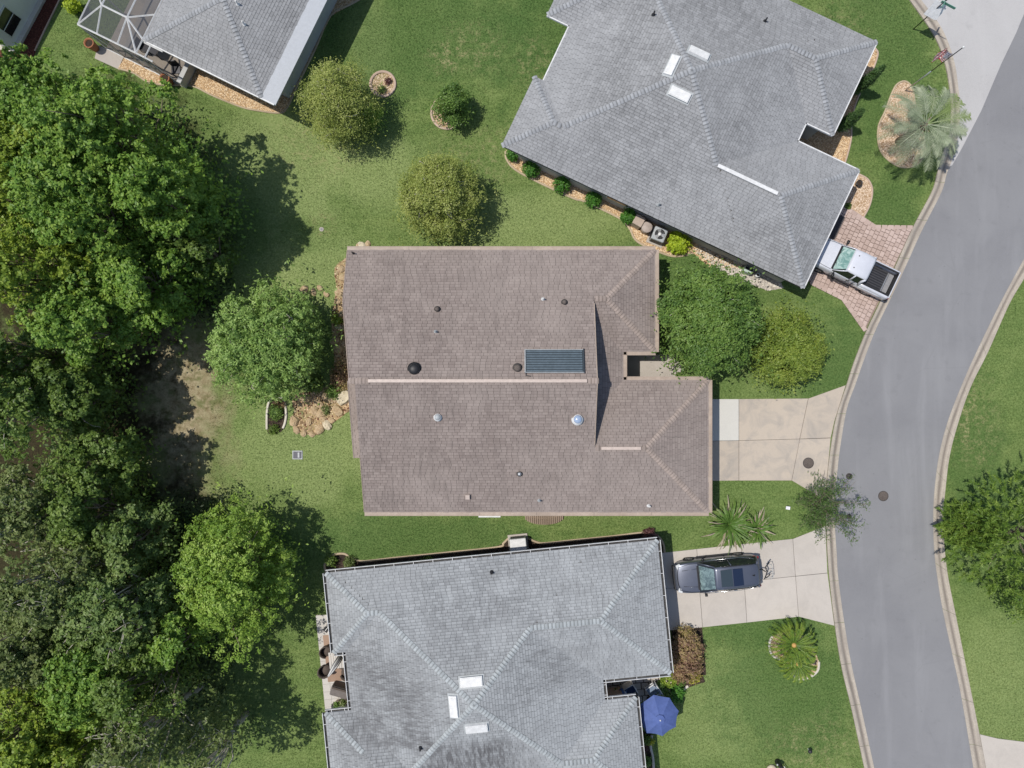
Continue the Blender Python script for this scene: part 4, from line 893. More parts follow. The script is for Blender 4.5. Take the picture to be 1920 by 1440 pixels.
gutS = [((7.06, -9.28), (-11.15, -9.28)), ((7.06, -16.58), (7.06, -9.28)), ((3.34, -16.58), (7.06, -16.58)), ((3.34, -17.7), (3.34, -16.58)), ((5.05, -17.7), (3.34, -17.7)), ((5.05, -23.12), (5.05, -17.7)), ((-11.15, -9.28), (-11.15, -13.67)), ((-11.15, -13.67), (-10.5, -13.67)), ((-10.5, -13.67), (-10.5, -16.88)), ((-10.5, -16.88), (-11.94, -16.88)), ((-11.94, -16.88), (-11.94, -23.12))]
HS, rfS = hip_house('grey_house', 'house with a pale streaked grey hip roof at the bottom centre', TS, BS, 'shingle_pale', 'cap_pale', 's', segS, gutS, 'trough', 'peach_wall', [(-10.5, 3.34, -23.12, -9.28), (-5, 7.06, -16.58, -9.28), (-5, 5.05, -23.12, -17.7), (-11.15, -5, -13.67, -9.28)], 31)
for (px, py, lu, lv) in ((884, 1277, 1.18, .5), (851, 1323, .46, 1.15), (894, 1364, 1.18, .5)):
    u, v = hp(px, py, BS, TS); roof_box(rfS, BS, u, v, lu, lv, .15, 'white', 'roof_vent')
for (px, py, m) in ((922, 1073, 'dark_metal'), (789, 1402, 'dark_metal')):
    u, v = hp(px, py, BS, TS); pipe_vent(rfS, BS, u, v, .05, .3, m)
garage_door(HS, (6.6, -12.9), 4.9, 0); window(HS, (4.58, -20.4), 1.5, 1.2, 1.5, 0); window(HS, (-2, -9.74), 1.2, 1.1, 1.5, R(90))
TW = R(-26.19)
wm = Blk(-26.34, -19.2, 7.99, 26.0, 'NESW'); BW = [wm]
segW = [(S3(-26.34, 7.99, 0), S3(-22.77, 11.56, 3.57)), (S3(-19.2, 7.99, 0), S3(-22.77, 11.56, 3.57)), (S3(-22.77, 11.56, 3.57), S3(-22.77, 15.5, 3.57))]
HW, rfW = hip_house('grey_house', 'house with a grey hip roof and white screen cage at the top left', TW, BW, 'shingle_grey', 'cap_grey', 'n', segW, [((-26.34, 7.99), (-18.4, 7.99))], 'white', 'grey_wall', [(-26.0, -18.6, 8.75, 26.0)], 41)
MB().add([(-19.23, 7.97, ZE + .02), (-18.35, 7.97, ZE - .05), (-18.35, 26, ZE - .05), (-19.23, 26, ZE + .02), (-19.23, 7.97, ZE - .14), (-18.35, 7.97, ZE - .14), (-18.35, 26, ZE - .14), (-19.23, 26, ZE - .14)], [(0, 1, 2, 3), (7, 6, 5, 4), (0, 4, 5, 1), (1, 5, 6, 2), (2, 6, 7, 3), (3, 7, 4, 0)]).build('flat_pan_roof', plain('pale grey pan roof', (.40, .42, .45), .5, .4, 0, .05), rfW)
u, v = hp(458, 46, BW, TW); pipe_vent(rfW, BW, u, v, .045, .35, 'white')
u, v = hp(446, 8, BW, TW); pipe_vent(rfW, BW, u, v, .045, .35, 'white')
MB().box2(-25.02, -24.74, 7.1, 8.5, 0, .75).build('low_wall', M['grey_wall'], HW, bevel=.02)
# corner house: its walls lean into view under a white eave
cA = Vector(P(78, -2)); cB = Vector(P(25, 97)); cd = (cB - cA).normalized(); ca = math.atan2(cd.y, cd.x)
HC = empty('white_house', (cB.x, cB.y, 0), ca, 'corner of a white walled house with a dark window at the frame corner', 'house')
# local: x along the wall away from the frame top towards the corner, y to the left (house lies at -y)
MB().box2(-8, 0, -6, -.0, 0, 2.62).build('wall', M['pale_wall'], HC)
MB().box2(-8, .02, .0, .28, 0, .18).build('wall_base', M['edging_white'], HC)
MB().box2(-8.3, .06, -6.4, .05, 2.62, 2.74).build('roof', M['rug'], HC); MB().box2(-8.3, .12, .05, .12, 2.60, 2.76).build('fascia', M['white'], HC); MB().box2(.06, .13, -6.4, .05, 2.6, 2.76).build('fascia', M['white'], HC)
MB().box2(.02, .26, -6, 0, 0, .18).build('wall_base', M['edging_white'], HC)
window(HC, (-1.25, .01), 1.15, 1.25, 1.25, R(90)); window(HC, (-4.2, .01), 1.15, 1.25, 1.25, R(90))

# ================================================================== FOLIAGE
def quads(c, d, n, ln, wd, fold=.0):
    """leaf quads (rhombus): centre c, axis d, normal n"""
    s = np.cross(n, d); s /= np.linalg.norm(s, axis=1, keepdims=True) + 1e-9
    ln = ln[:, None]; wd = wd[:, None]
    return np.stack([c - d * ln * .5, c + s * wd * .5 - d * ln * .06, c + d * ln * .5, c - s * wd * .5 - d * ln * .06], 1)
def rdir(n, up=.0):
    v = RG.normal(size=(n, 3)); v[:, 2] += up; return v / (np.linalg.norm(v, axis=1, keepdims=True) + 1e-9)
def leafcloud(centers, spread, per, ln, wd, up=.9, out=None, outw=.6):
    """leaves scattered round each twig end; normals lean up and outward"""
    N = len(centers); c = np.repeat(centers, per, 0); c = c + RG.normal(size=c.shape) * np.repeat(np.broadcast_to(spread, (N,)), per)[:, None]
    n = RG.normal(size=c.shape) * .55; n[:, 2] += up
    if out is not None: n += np.repeat(out, per, 0) * outw
    n /= np.linalg.norm(n, axis=1, keepdims=True)
    d = RG.normal(size=c.shape); d -= n * (d * n).sum(1, keepdims=True); d /= np.linalg.norm(d, axis=1, keepdims=True)
    m = len(c); return quads(c, d, n, ln * RG.uniform(.7, 1.3, m), wd * RG.uniform(.75, 1.25, m))
def dome_pts(n, rx, ry, rz, zlo=-.35, jit=.12):
    v = []
    while len(v) < n:
        p = RG.normal(size=3); p /= np.linalg.norm(p)
        if p[2] > zlo: v.append(p)
    v = np.array(v); out = v.copy(); r = 1 + RG.normal(0, jit, (n, 1)); return v * r * np.array([rx, ry, rz]), out
def limb(mb, a, b, r0, r1, n=5, bend=.25, seg=4):
    a, b = Vector(a), Vector(b); d = b - a; L_ = d.length; off = Vector((random.uniform(-1, 1), random.uniform(-1, 1), random.uniform(0, 1))) * bend * L_ * .4
    pts = [a + d * t + off * math.sin(math.pi * t) + Vector((random.uniform(-1, 1), random.uniform(-1, 1), random.uniform(-1, 1))) * L_ * .03 * (0 < t < 1) for t in [k / seg for k in range(seg + 1)]]
    mb.tube(pts, [r0 + (r1 - r0) * k / seg for k in range(seg + 1)], n); return pts[-1]

T_ = 'trees of the wood on the left'
def oak(px, py, ztop, rpx, leaf, label, bark='trunk', n_clump=26, sub=30, per=20, ln=.17, wd=.105, dens=1.0, flat=.62, twigs=0, clr=.30, hrel=.55, spread=.085, group='trees of the wood on the left', name='tree', trunk_r=.2, loose=.9, subflat=.6, ys=1.0, jit=.16):
    """big broadleaf crown: limbs carry clumps, clumps carry twig ends, twig ends carry leaves; px,py,rpx read at crown height"""
    zc = ztop * hrel; k = (CAMH - zc) / 1280.; x, y = P(px, py, zc); r = rpx * k; rz = ztop - zc
    root = empty(name, (x, y, 0), 0, label, 'tree', group)
    tb = MB(); base_top = Vector((random.uniform(-.3, .3), random.uniform(-.3, .3), zc * .55))
    limb(tb, (0, 0, -.05), base_top, trunk_r, trunk_r * .75, 8, .1, 5)
    if group == T_: n_clump = int(n_clump * 1.55); rpx = rpx * 1.02; r = rpx * k; clr *= .86; spread *= .82; per = int(per * 1.15); n_clump = max(n_clump, 9)
    cl, o = dome_pts(n_clump, r * .74, r * .74 * ys, rz * .8, -.25, jit); cl[:, 2] += zc
    if n_clump > 8:
        inner = int(n_clump * .3); cl[:inner, :2] *= .45; cl[:inner, 2] = zc + rz * RG.uniform(.45, .78, inner)
    allc = []; allo = []; cr = r * clr
    for c in cl:
        limb(tb, base_top + Vector((0, 0, random.uniform(-.3, .3))), Vector(c) - Vector((0, 0, cr * .35)), trunk_r * .26, .02, 5, .3, 5)
        q = cr * random.uniform(.72, 1.25); p, oo = dome_pts(sub, q, q, q * subflat, -.45, .18)
        allc.append(p + c); allo.append(oo)
        for _ in range(twigs):
            pt = max((p[random.randrange(sub)] for _q in range(3)), key=lambda a_: a_[2]); e = pt * (1.28 if bark == 'pale_bark' and group == T_ else 1.05) + c; limb(tb, c - np.array([0, 0, cr * .3]), e, .026, .009, 4, .3, 3)
    tb.build('trunk', M[bark], root, True)
    C = np.concatenate(allc); O = np.concatenate(allo)
    V = leafcloud(C, spread * loose * RG.uniform(.8, 1.5, len(C)), per, ln, wd, .75, O, .7)
    n2 = int(len(C) * (.42 if group == T_ else .5)); ic, io = dome_pts(n2, r * .7, r * .7 * ys, rz * .5, -.9, .35); ic[:, 2] += zc * .62
    V = np.concatenate([V, leafcloud(ic, .22, 7, ln * 1.3, wd * 1.3, .8)])
    link_mesh('crown', np_mesh('crown', V, 4, L[leaf]), root); return root, r, zc
T_ = 'trees of the wood on the left'
wood = [
    # px, py, ztop, rpx, leaf, label, kwargs
    (85, 222, 9.0, 104, 'oak', 'bright oak at the top of the wood beside the red mulch', dict(n_clump=24)),
    (236, 270, 10.8, 106, 'oak', 'bright full oak nearest the screen cage house', dict(n_clump=26)),
    (328, 362, 9.2, 92, 'oak', 'spreading oak whose shadow falls on the sunny lawn', dict(n_clump=20)),
    (40, 345, 9.5, 105, 'oak_yellow', 'yellow green oak at the left frame edge above the middle', dict(n_clump=20)),
    (180, 400, 10.0, 115, 'oak', 'tall mid green oak in the middle of the upper wood', dict(n_clump=22)),
    (75, 520, 10.0, 115, 'oak_yellow', 'large yellow tinged oak at the left edge of the wood', dict(n_clump=22)),
    (278, 535, 7.6, 86, 'oak', 'rounded oak above the bare brown ground', dict(n_clump=18)),
    (175, 600, 9.0, 90, 'oak', 'oak with open gaps above the dark hollow of the wood', dict(n_clump=16)),
    (385, 470, 5.5, 50, 'oak_deep', 'low dark tree in the shade beside the sunny lawn', dict(n_clump=10, sub=18)),
    (60, 760, 8.5, 105, 'oak_deep', 'dark sparse tree with long bare branches at the left edge', dict(n_clump=14, bark='pale_bark', twigs=3, clr=.3)),
    (52, 668, 8.6, 72, 'oak_deep', 'dark leafy tree in the hollow at the left frame edge', dict(n_clump=12)),
    (150, 735, 7.0, 70, 'oak_deep', 'dark tree in the hollow below the open oak', dict(n_clump=12)),
    (188, 862, 6.6, 78, 'oak_deep', 'dark green tree beside the bare brown ground', dict(n_clump=15, sub=20)),
    (60, 960, 8.0, 100, 'olive', 'dull olive tree with pale limbs at the left edge', dict(n_clump=16, bark='pale_bark', twigs=4, per=12)),
    (190, 960, 7.0, 75, 'oak_deep', 'dark tree deep in the middle of the wood', dict(n_clump=12)),
    (262, 1000, 6.8, 56, 'oak_blue', 'small grey green tree left of the lime coloured tree', dict(n_clump=10, sub=20)),
    (120, 1090, 9.0, 105, 'olive', 'olive tree with white bare branches', dict(n_clump=18, bark='pale_bark', twigs=5, per=13)),
    (235, 1125, 9.0, 100, 'oak_blue', 'grey green tree with thin pale twigs', dict(n_clump=20, bark='pale_bark', twigs=4)),
    (345, 1190, 8.3, 44, 'oak', 'small tree whose tip hangs out over the shaded grass', dict(n_clump=8, sub=18)),
    (50, 1210, 9.0, 92, 'olive', 'brownish olive tree on the left edge below the bare limbs', dict(n_clump=15, bark='pale_bark', twigs=3)),
    (185, 1255, 8.5, 100, 'oak', 'glossy green oak in the lower wood', dict(n_clump=18)),
    (60, 1350, 9.5, 120, 'oak_yellow', 'bright yellow green oak in the bottom left corner', dict(n_clump=24)),
    (170, 1410, 9.0, 95, 'oak_yellow', 'yellow green oak at the bottom frame edge', dict(n_clump=18)),
    (290, 1370, 9.6, 95, 'olive', 'greyish half bare tree at the bottom of the wood', dict(n_clump=16, bark='pale_bark', twigs=7, per=10, sub=18)),
    (395, 1420, 8.6, 58, 'olive', 'half bare tree with forked white twigs over the shaded grass', dict(n_clump=10, bark='pale_bark', twigs=7, per=8, sub=14)),
    (285, 1270, 9.6, 72, 'oak_deep', 'dark sparse tree above the greyish half bare tree', dict(n_clump=10, twigs=3, per=10)),
]
for px, py, zt, rp, lf, lab, kw in wood: oak(px, py, zt, rp, lf, lab, **kw)
# lime tree and lawn trees: fuller, finer crowns
oak(440, 1078, 6.5, 100, 'lime', 'bright lime green tree standing out from the wood edge', 'trunk', 48, 30, 17, .15, .07, flat=.7, clr=.28, ys=1.36, hrel=.5, group='trees of the wood on the left', spread=.09)
oak(498, 640, 5.2, 112, 'laurel', 'dense olive green laurel like tree beside the rock garden', 'pale_bark', 58, 30, 15, .17, .07, clr=.24, jit=.09, hrel=.5, twigs=1, group='lawn trees', spread=.08)
oak(636, 196, 4.6, 70, 'crape', 'loose feathery olive yellow tree beside the narrow roof corner', 'pale_bark', 50, 30, 13, .12, .045, clr=.24, hrel=.5, jit=.09, twigs=2, group='lawn trees', spread=.12, loose=1.2)
oak(700, 217, 2.6, 17, 'lime', 'small bright shoot growing in the shadow of the feathery tree', 'trunk', 8, 16, 10, .12, .05, clr=.4, hrel=.5, group='lawn trees', trunk_r=.04)
oak(826, 370, 4.6, 78, 'crape', 'round yellowish crape myrtle in the middle of the back lawn', 'pale_bark', 60, 30, 14, .12, .05, clr=.22, hrel=.5, jit=.06, twigs=1, group='lawn trees', spread=.1)
oak(848, 195, 2.6, 33, 'mid', 'small dark green tree in the round gravel bed', 'trunk', 22, 22, 10, .13, .06, clr=.3, hrel=.5, group='lawn trees', trunk_r=.06)
oak(1328, 600, 6.2, 98, 'mid', 'dense mid green tree at the front corner of the brown roof', 'pale_bark', 80, 34, 15, .15, .072, clr=.21, hrel=.52, twigs=1, jit=.06, ys=1.08, group='front yard trees', spread=.085)
oak(1478, 652, 4.2, 66, 'golden', 'rounded golden green tree beside the street', 'trunk', 70, 28, 14, .12, .065, clr=.21, hrel=.5, jit=.045, ys=1.15, group='front yard trees', spread=.075)

def needle_tree(px, py, ztop, rpx, leaf, label):
    """spiky shoots: every twig end carries a brush of long narrow leaves"""
    zc = ztop * .5; k = (CAMH - zc) / 1280.; x, y = P(px, py, zc); r = rpx * k; root = empty('tree', (x, y, 0), 0, label, 'tree', 'front yard trees')
    tb = MB(); top = Vector((0, 0, zc * .7)); limb(tb, (0, 0, -.05), top, .16, .12, 8)
    c, o = dome_pts(330, r, r, ztop - zc, -.5, .11); c[:, 2] += zc; inn, oi = dome_pts(170, r * .6, r * .6, (ztop - zc) * .7, -.3, .2); inn[:, 2] += zc
    for q in c[::16]: limb(tb, top, q * .85, .04, .01, 5)
    tb.build('trunk', M['trunk'], root, True); C = np.concatenate([c, inn]); O = np.concatenate([o, oi]); per = 34
    shoot = O * .8 + RG.normal(size=O.shape) * .35 + np.array([0, 0, .3]); shoot /= np.linalg.norm(shoot, axis=1, keepdims=True)
    cc = np.repeat(C, per, 0); ss = np.repeat(shoot, per, 0); t = RG.uniform(-.25, .32, (len(cc), 1)); d = ss * .75 + RG.normal(size=cc.shape) * .5; d /= np.linalg.norm(d, axis=1, keepdims=True)
    n = RG.normal(size=cc.shape) * .5 + np.array([0, 0, .9]); n -= d * (n * d).sum(1, keepdims=True); n /= np.linalg.norm(n, axis=1, keepdims=True)
    V = quads(cc + ss * t + d * .1, d, n, RG.uniform(.16, .34, len(cc)), RG.uniform(.03, .055, len(cc))); link_mesh('crown', np_mesh('crown', V, 4, L[leaf]), root)
needle_tree(1925, 1005, 6.0, 112, 'pine', 'spiky leaved evergreen across the street at the frame edge')
oak(1915, 1115, 3.2, 42, 'oak_deep', 'dark low shrub below the spiky evergreen across the street', 'trunk', 14, 20, 12, .14, .07, clr=.35, hrel=.5, group='front yard trees', trunk_r=.05)
needle_tree(1818, 988, 3.6, 34, 'pine', 'low spiky evergreen hanging over the far kerb')

# sparse sapling whose leaves show against kerb and road
def sapling():
    zc = 3.0; x, y = P(1524, 942, 1.2); x2, y2 = P(1520, 943, 0); root = empty('sapling', (x2, y2, 0), 0, 'thin open sapling beside the kerb casting lacy shade', 'tree'); tb = MB(); tips = []
    limb(tb, (0, 0, 0), (.05, 0, .9), .045, .035, 6)
    for k in range(46):
        a = random.uniform(0, 6.283); rr = random.uniform(.4, 2.1); e = Vector((rr * math.cos(a) + .15, rr * math.sin(a) * 1.05, random.uniform(1.6, 3.4) - rr * .35)); limb(tb, (.03, 0, random.uniform(.5, 1.0)), e, .018, .006, 4, .2, 4)
        for q in range(7):
            t = random.uniform(.35, 1.05); b = Vector((.03, 0, .8)).lerp(e, t); e2 = b + Vector((random.uniform(-.4, .4), random.uniform(-.4, .4), random.uniform(-.1, .25))); limb(tb, b, e2, .007, .004, 3, .2, 2); tips.append(e2); tips.append(b.lerp(e2, .5))
    tb.build('trunk', M['trunk'], root); C = np.array([tuple(t) for t in tips]); per = 6
    c = np.repeat(C, per, 0) + RG.normal(size=(len(C) * per, 3)) * .09; d = rdir(len(c)); d[:, 2] *= .5; d /= np.linalg.norm(d, axis=1, keepdims=True); n = rdir(len(c), 1.2); n -= d * (n * d).sum(1, keepdims=True); n /= np.linalg.norm(n, axis=1, keepdims=True)
    link_mesh('crown', np_mesh('crown', quads(c, d, n, RG.uniform(.12, .24, len(c)), RG.uniform(.025, .05, len(c))), 4, L['sapling']), root)
sapling()

def bush(px, py, rpx, h, leaf, label, group=None, per=9, n=90, ln=.10, wd=.06, name='shrub', sy=1.0, rz=0.0, spread=.05, cat='shrub'):
    zc = h * .5; k = (CAMH - zc) / 1280.; x, y = P(px, py, zc); r = rpx * k; root = empty(name, (x, y, 0), rz, label, cat, group)
    tb = MB()
    for q in range(6): limb(tb, (0, 0, 0), (random.uniform(-.5, .5) * r, random.uniform(-.5, .5) * r * sy, h * .6), .02, .008, 5)
    tb.build('stems', M['trunk'], root); c, o = dome_pts(n, r * .92, r * .92 * sy, h * .52, -.6, .1); c[:, 2] += zc
    V = leafcloud(c, spread, per, ln, wd, .6, o, .8); c2, o2 = dome_pts(n // 2, r * .6, r * .6 * sy, h * .35, -.6, .1); c2[:, 2] += zc
    V = np.concatenate([V, leafcloud(c2, spread * 1.6, per, ln * 1.3, wd * 1.4, .6, o2, .8)]); link_mesh('foliage', np_mesh('foliage', V, 4, L[leaf]), root); return root
gb_ = 'clipped round shrubs below the large grey roof'
bush(961, 288, 12, .8, 'box', 'clipped green shrub at the left corner of the large grey roof', gb_)
bush(997, 316, 16, .9, 'box', 'clipped green shrub second from the roof corner in the gravel', gb_)
bush(1053, 347, 15, .9, 'box', 'clipped green shrub third along the gravel bed', gb_)
bush(1113, 374, 14, .9, 'box', 'clipped green shrub fourth along the gravel bed', gb_)
bush(1178, 405, 14, .9, 'box', 'clipped green shrub next to the square tan bin', gb_)
bush(1273, 456, 21, .9, 'chart', 'chartreuse shrub beside the air conditioner', None, 12, 130, .12, .08)
hedge_ = bush(1290, 1226, 29, 1.2, 'croton', 'bronze brown hedge at the garage corner of the lower grey roof', None, 10, 330, .15, .06, 'hedge', 1.72, R(4), .07, 'hedge')
bush(1300, 1266, 13, .7, 'yellow', 'bright yellow shrub at the foot of the bronze hedge', None, 10, 80, .11, .05)
bush(1272, 1266, 15, .6, 'croton', 'low bronze shrub between the hedge and the courtyard', None, 8, 70, .13, .05)
bush(1254, 1275, 15, .6, 'oak_yellow', 'yellow green courtyard plant beside the white pot', None, 8, 70, .13, .06)
bush(1241, 1290, 12, .6, 'mid', 'green courtyard plant beside the blue grey armchair', None, 8, 60, .13, .06)
bush(1268, 1299, 16, .7, 'box', 'bright green courtyard plant above the blue parasol', None, 9, 80, .14, .07)
bush(137, 12, 13, 1.0, 'chart', 'light green shrub outside the screen cage', None, 9, 80, .13, .07)
bush(620, 1052, 10, .6, 'oak_deep', 'dark shrub at the left end of the narrow mulch bed', None, 8, 50, .12, .05)
bush(655, 1053, 9, .5, 'olive', 'olive shrub near the left end of the narrow mulch bed', None, 8, 50, .1, .05)
bush(1218, 1003, 12, .7, 'maroon', 'maroon leaved shrub at the right end of the narrow mulch bed', None, 6, 50, .16, .04)
bush(802, 1052, 14, .4, 'oak_deep', 'low green plant in the middle of the narrow mulch bed', None, 8, 50, .1, .05, sy=.5)
bush(1213, 1387, 7, .5, 'oak_deep', 'dark plant under the lower edge of the blue parasol', None, 8, 40, .1, .05)
bush(1219, 1390, 6, .4, 'yellow', 'tiny yellow plant under the lower edge of the blue parasol', None, 8, 30, .1, .04)
bush(1207, 1402, 7, .4, 'maroon', 'maroon plant in the thin bed below the parasol', None, 8, 40, .1, .04)
bush(1213, 1428, 9, .4, 'mid', 'green plant at the bottom of the thin bed', None, 8, 40, .1, .05)
bush(517, 772, 12, .4, 'mid', 'green fern in the oval bed', None, 7, 60, .14, .04, 'fern', 1.3, 0, .06, 'plant')
bush(524, 758, 8, .3, 'croton', 'brownish fern at the top of the oval bed', None, 7, 40, .12, .04, 'fern', 1, 0, .06, 'plant')
bush(514, 805, 8, .3, 'oak_deep', 'dark fern at the lower end of the oval bed', None, 7, 40, .12, .04, 'fern', 1, 0, .06, 'plant')
bush(640, 705, 18, .5, 'croton', 'rusty ground plant in the shade by the brown house wall', None, 8, 90, .14, .06, 'plant', 1.5, 0, .1, 'plant')
bush(625, 735, 13, .35, 'mid', 'green weed between the rocks and the brown house', None, 7, 60, .12, .05, 'plant', 1, 0, .08, 'plant')
bush(590, 722, 15, .5, 'oak_deep', 'dark plant under the lower edge of the olive green tree', None, 8, 70, .14, .06, 'plant', .7, 0, .08, 'plant')
bush(610, 768, 8, .25, 'olive', 'olive weed among the garden rocks', None, 6, 30, .1, .05, 'plant', 1, 0, .05, 'plant')
bush(632, 598, 9, .3, 'oak_yellow', 'yellow green weed in the rock garden strip by the wall', None, 7, 40, .12, .05, 'plant', 1.2, 0, .06, 'plant')
bush(1590, 386, 5, .25, 'oak_deep', 'tiny dark plant in the pinkish gravel bed', None, 6, 20, .1, .05, 'plant', 1, 0, .03, 'plant')
bush(728, 152, 5, .2, 'maroon', 'small maroon plant in the treeless round bed', None, 6, 24, .1, .04, 'plant', 1, 0, .05, 'plant')
bush(716, 168, 6, .35, 'oak_blue', 'small grey plant in the treeless round bed', None, 6, 24, .1, .04, 'plant', 1, 0, .05, 'plant')
bush(1152, 1300, 8, .6, 'oak_deep', 'dark plant in the shaded courtyard corner', None, 8, 40, .12, .05, 'plant', 1, 0, .06, 'plant')

def cypress(bx, by, tx, ty, label):
    # find the height that carries the foot pixel to the tip pixel
    a = math.hypot(bx - 960, by - 720); b = math.hypot(tx - 960, ty - 720); h = CAMH * (1 - a / b); x, y = P(bx, by, 0)
    root = empty('cypress_shrub', (x, y, 0), 0, label, 'shrub', 'columnar cypress shrubs'); MB().tube([(0, 0, 0), (0, 0, h * .9)], [.05, .015], 7).build('trunk', M['trunk'], root)
    n = 420; t = RG.uniform(0, 1, n) ** .8; rr = .40 * np.sin(np.clip(t * .93 + .07, 0, 1) * math.pi) ** .6 * (1 - t * .55); a_ = RG.uniform(0, 6.283, n); rr2 = rr * RG.uniform(.6, 1.08, n)
    c = np.stack([rr2 * np.cos(a_), rr2 * np.sin(a_), t * h + .08], 1); o = np.stack([np.cos(a_), np.sin(a_), np.full(n, .5)], 1); o /= np.linalg.norm(o, axis=1, keepdims=True)
    link_mesh('foliage', np_mesh('foliage', leafcloud(c, .045, 14, .10, .045, .2, o, 1.0), 4, L['cypress']), root)
cypress(1602, 172, 1645, 113, 'columnar cypress shrub nearer the roof corner by the flagpole')
cypress(1574, 241, 1613, 202, 'columnar cypress shrub nearer the courtyard of the large grey roof')

# fronds
def frond_mesh(name, length, nl, lw, ll, mat, droop=.5, rise=.5, seed=0, fold=.5):
    rnd = np.random.default_rng(seed); t = np.linspace(0, 1, 14)
    X = length * np.sin(t * 1.25) / math.sin(1.25); Z = length * (rise * t - droop * t ** 2.2)
    V = []; r = .022
    spine = list(zip(X, np.zeros(14), Z)); quads_ = []
    for i in range(13):
        a, b = np.array(spine[i]), np.array(spine[i + 1]); w0, w1 = r * (1 - t[i] * .8), r * (1 - t[i + 1] * .8)
        quads_.append([a + (0, -w0, .01), a + (0, w0, .01), b + (0, w1, .01), b + (0, -w1, .01)])
    for s in (-1, 1):
        for k in range(nl):
            q = .16 + .84 * (k + rnd.uniform(0, .6)) / nl; x = np.interp(q, t, X); z = np.interp(q, t, Z)
            Lk = ll * (math.sin(min(1, q * 1.02) * math.pi) ** .45 * .9 + .12) * rnd.uniform(.85, 1.1); fwd = .55 + .5 * q
            d = np.array([fwd, s * 1.0, fold * (1 - q) - .18 + rnd.uniform(-.12, .12)]); d /= np.linalg.norm(d); p = np.array([x, 0, z]); w = lw * rnd.uniform(.8, 1.1); sd_ = np.array([1, 0, .15]) * w
            m = p + d * Lk * .5 + np.array([0, 0, .03 * Lk]); e = p + d * Lk + np.array([0, 0, -.22 * Lk * rnd.uniform(.3, 1.2)])
            quads_.append([p - sd_ * .4, p + sd_ * .4, m + sd_ * .5, m - sd_ * .5]); quads_.append([m - sd_ * .5, m + sd_ * .5, e + sd_ * .08, e - sd_ * .08])
    return np_mesh(name, np.array(quads_), 4, mat)
def palm(px, py, h, spread_px, n, label):
    k = (CAMH - h) / 1280.; Rr = spread_px * k; x, y = P(px, py, h); root = empty('palm_tree', (x, y, 0), 0, label, 'palm')
    mb = MB(); mb.tube([(0, 0, -.05), (0, 0, h * .35), (.02, 0, h * .72), (0, 0, h)], [.24, .2, .21, .16], 12); mb.build('trunk', M['trunk'], root, True)
    cm = MB()
    for q in range(26):
        a = q * 2.4; z = h * .45 + q * h * .02; cm.tube([(.18 * math.cos(a), .18 * math.sin(a), z), (.42 * math.cos(a), .42 * math.sin(a), z + .28)], [.04, .02], 5)
    tag(cm.build('leaf_bases', M['dead_wood'] if 'dead_wood' in M else M['wood'], root), kind='stuff')
    ms = [frond_mesh('frond', Rr * s, 38, .030, .46, L['palm'], dr, ri, 7 + i) for i, (s, dr, ri) in enumerate(((1.0, .62, .40), (.92, .80, .55), (.8, .55, .75), (.62, .4, 1.0)))]
    my = frond_mesh('frond', Rr * .85, 36, .026, .42, L['palm_yellow'], .5, .7, 55)
    for q in range(n):
        a = q * 2.39996 + random.uniform(-.15, .15); lvl = q / n; m = ms[0] if lvl < .35 else ms[1] if lvl < .65 else ms[2] if lvl < .88 else ms[3]
        if abs(((a - .5 + math.pi) % 6.2832) - math.pi) < .5 and lvl > .3: m = my
        link_mesh('frond', m, root, (.06 * math.cos(a), .06 * math.sin(a), h - .12 + .2 * lvl), (random.uniform(-.25, .25), random.uniform(-.1, .1), a))
palm(1737, 233, 2.7, 80, 32, 'silvery feather palm in the teardrop gravel bed by the street')
def sago(px, py, h, spread_px, n, label):
    k = (CAMH - h) / 1280.; Rr = spread_px * k; x, y = P(px, py, h); root = empty('sago_palm', (x, y, 0), 0, label, 'palm', 'sago palms')
    MB().tube([(0, 0, -.05), (0, 0, h)], [.17, .14], 10).build('trunk', M['trunk'], root, True); MB().lathe([(.15, 0), (.14, .1), (.06, .2)], 10, (0, 0, h + .0)).build('crown_bud', plain('orange sago bud', (.5, .30, .10), .8), root, True)
    ms = [frond_mesh('frond', Rr * s, 30, .026, .14, L['sago'], dr, ri, 70 + i, .9) for i, (s, dr, ri) in enumerate(((1.0, .75, .35), (.95, .6, .6), (.75, .35, .85)))]
    for q in range(n):
        a = q * 2.39996; lvl = q / n; link_mesh('frond', ms[0 if lvl < .4 else 1 if lvl < .78 else 2], root, (.05 * math.cos(a), .05 * math.sin(a), h + .02), (random.uniform(-.2, .2), 0, a + random.uniform(-.1, .1)))
sago(1488, 1209, .95, 46, 64, 'larger sago palm at the top of the pale edged bed')
sago(1496, 1244, .95, 36, 54, 'smaller sago palm at the bottom of the pale edged bed')
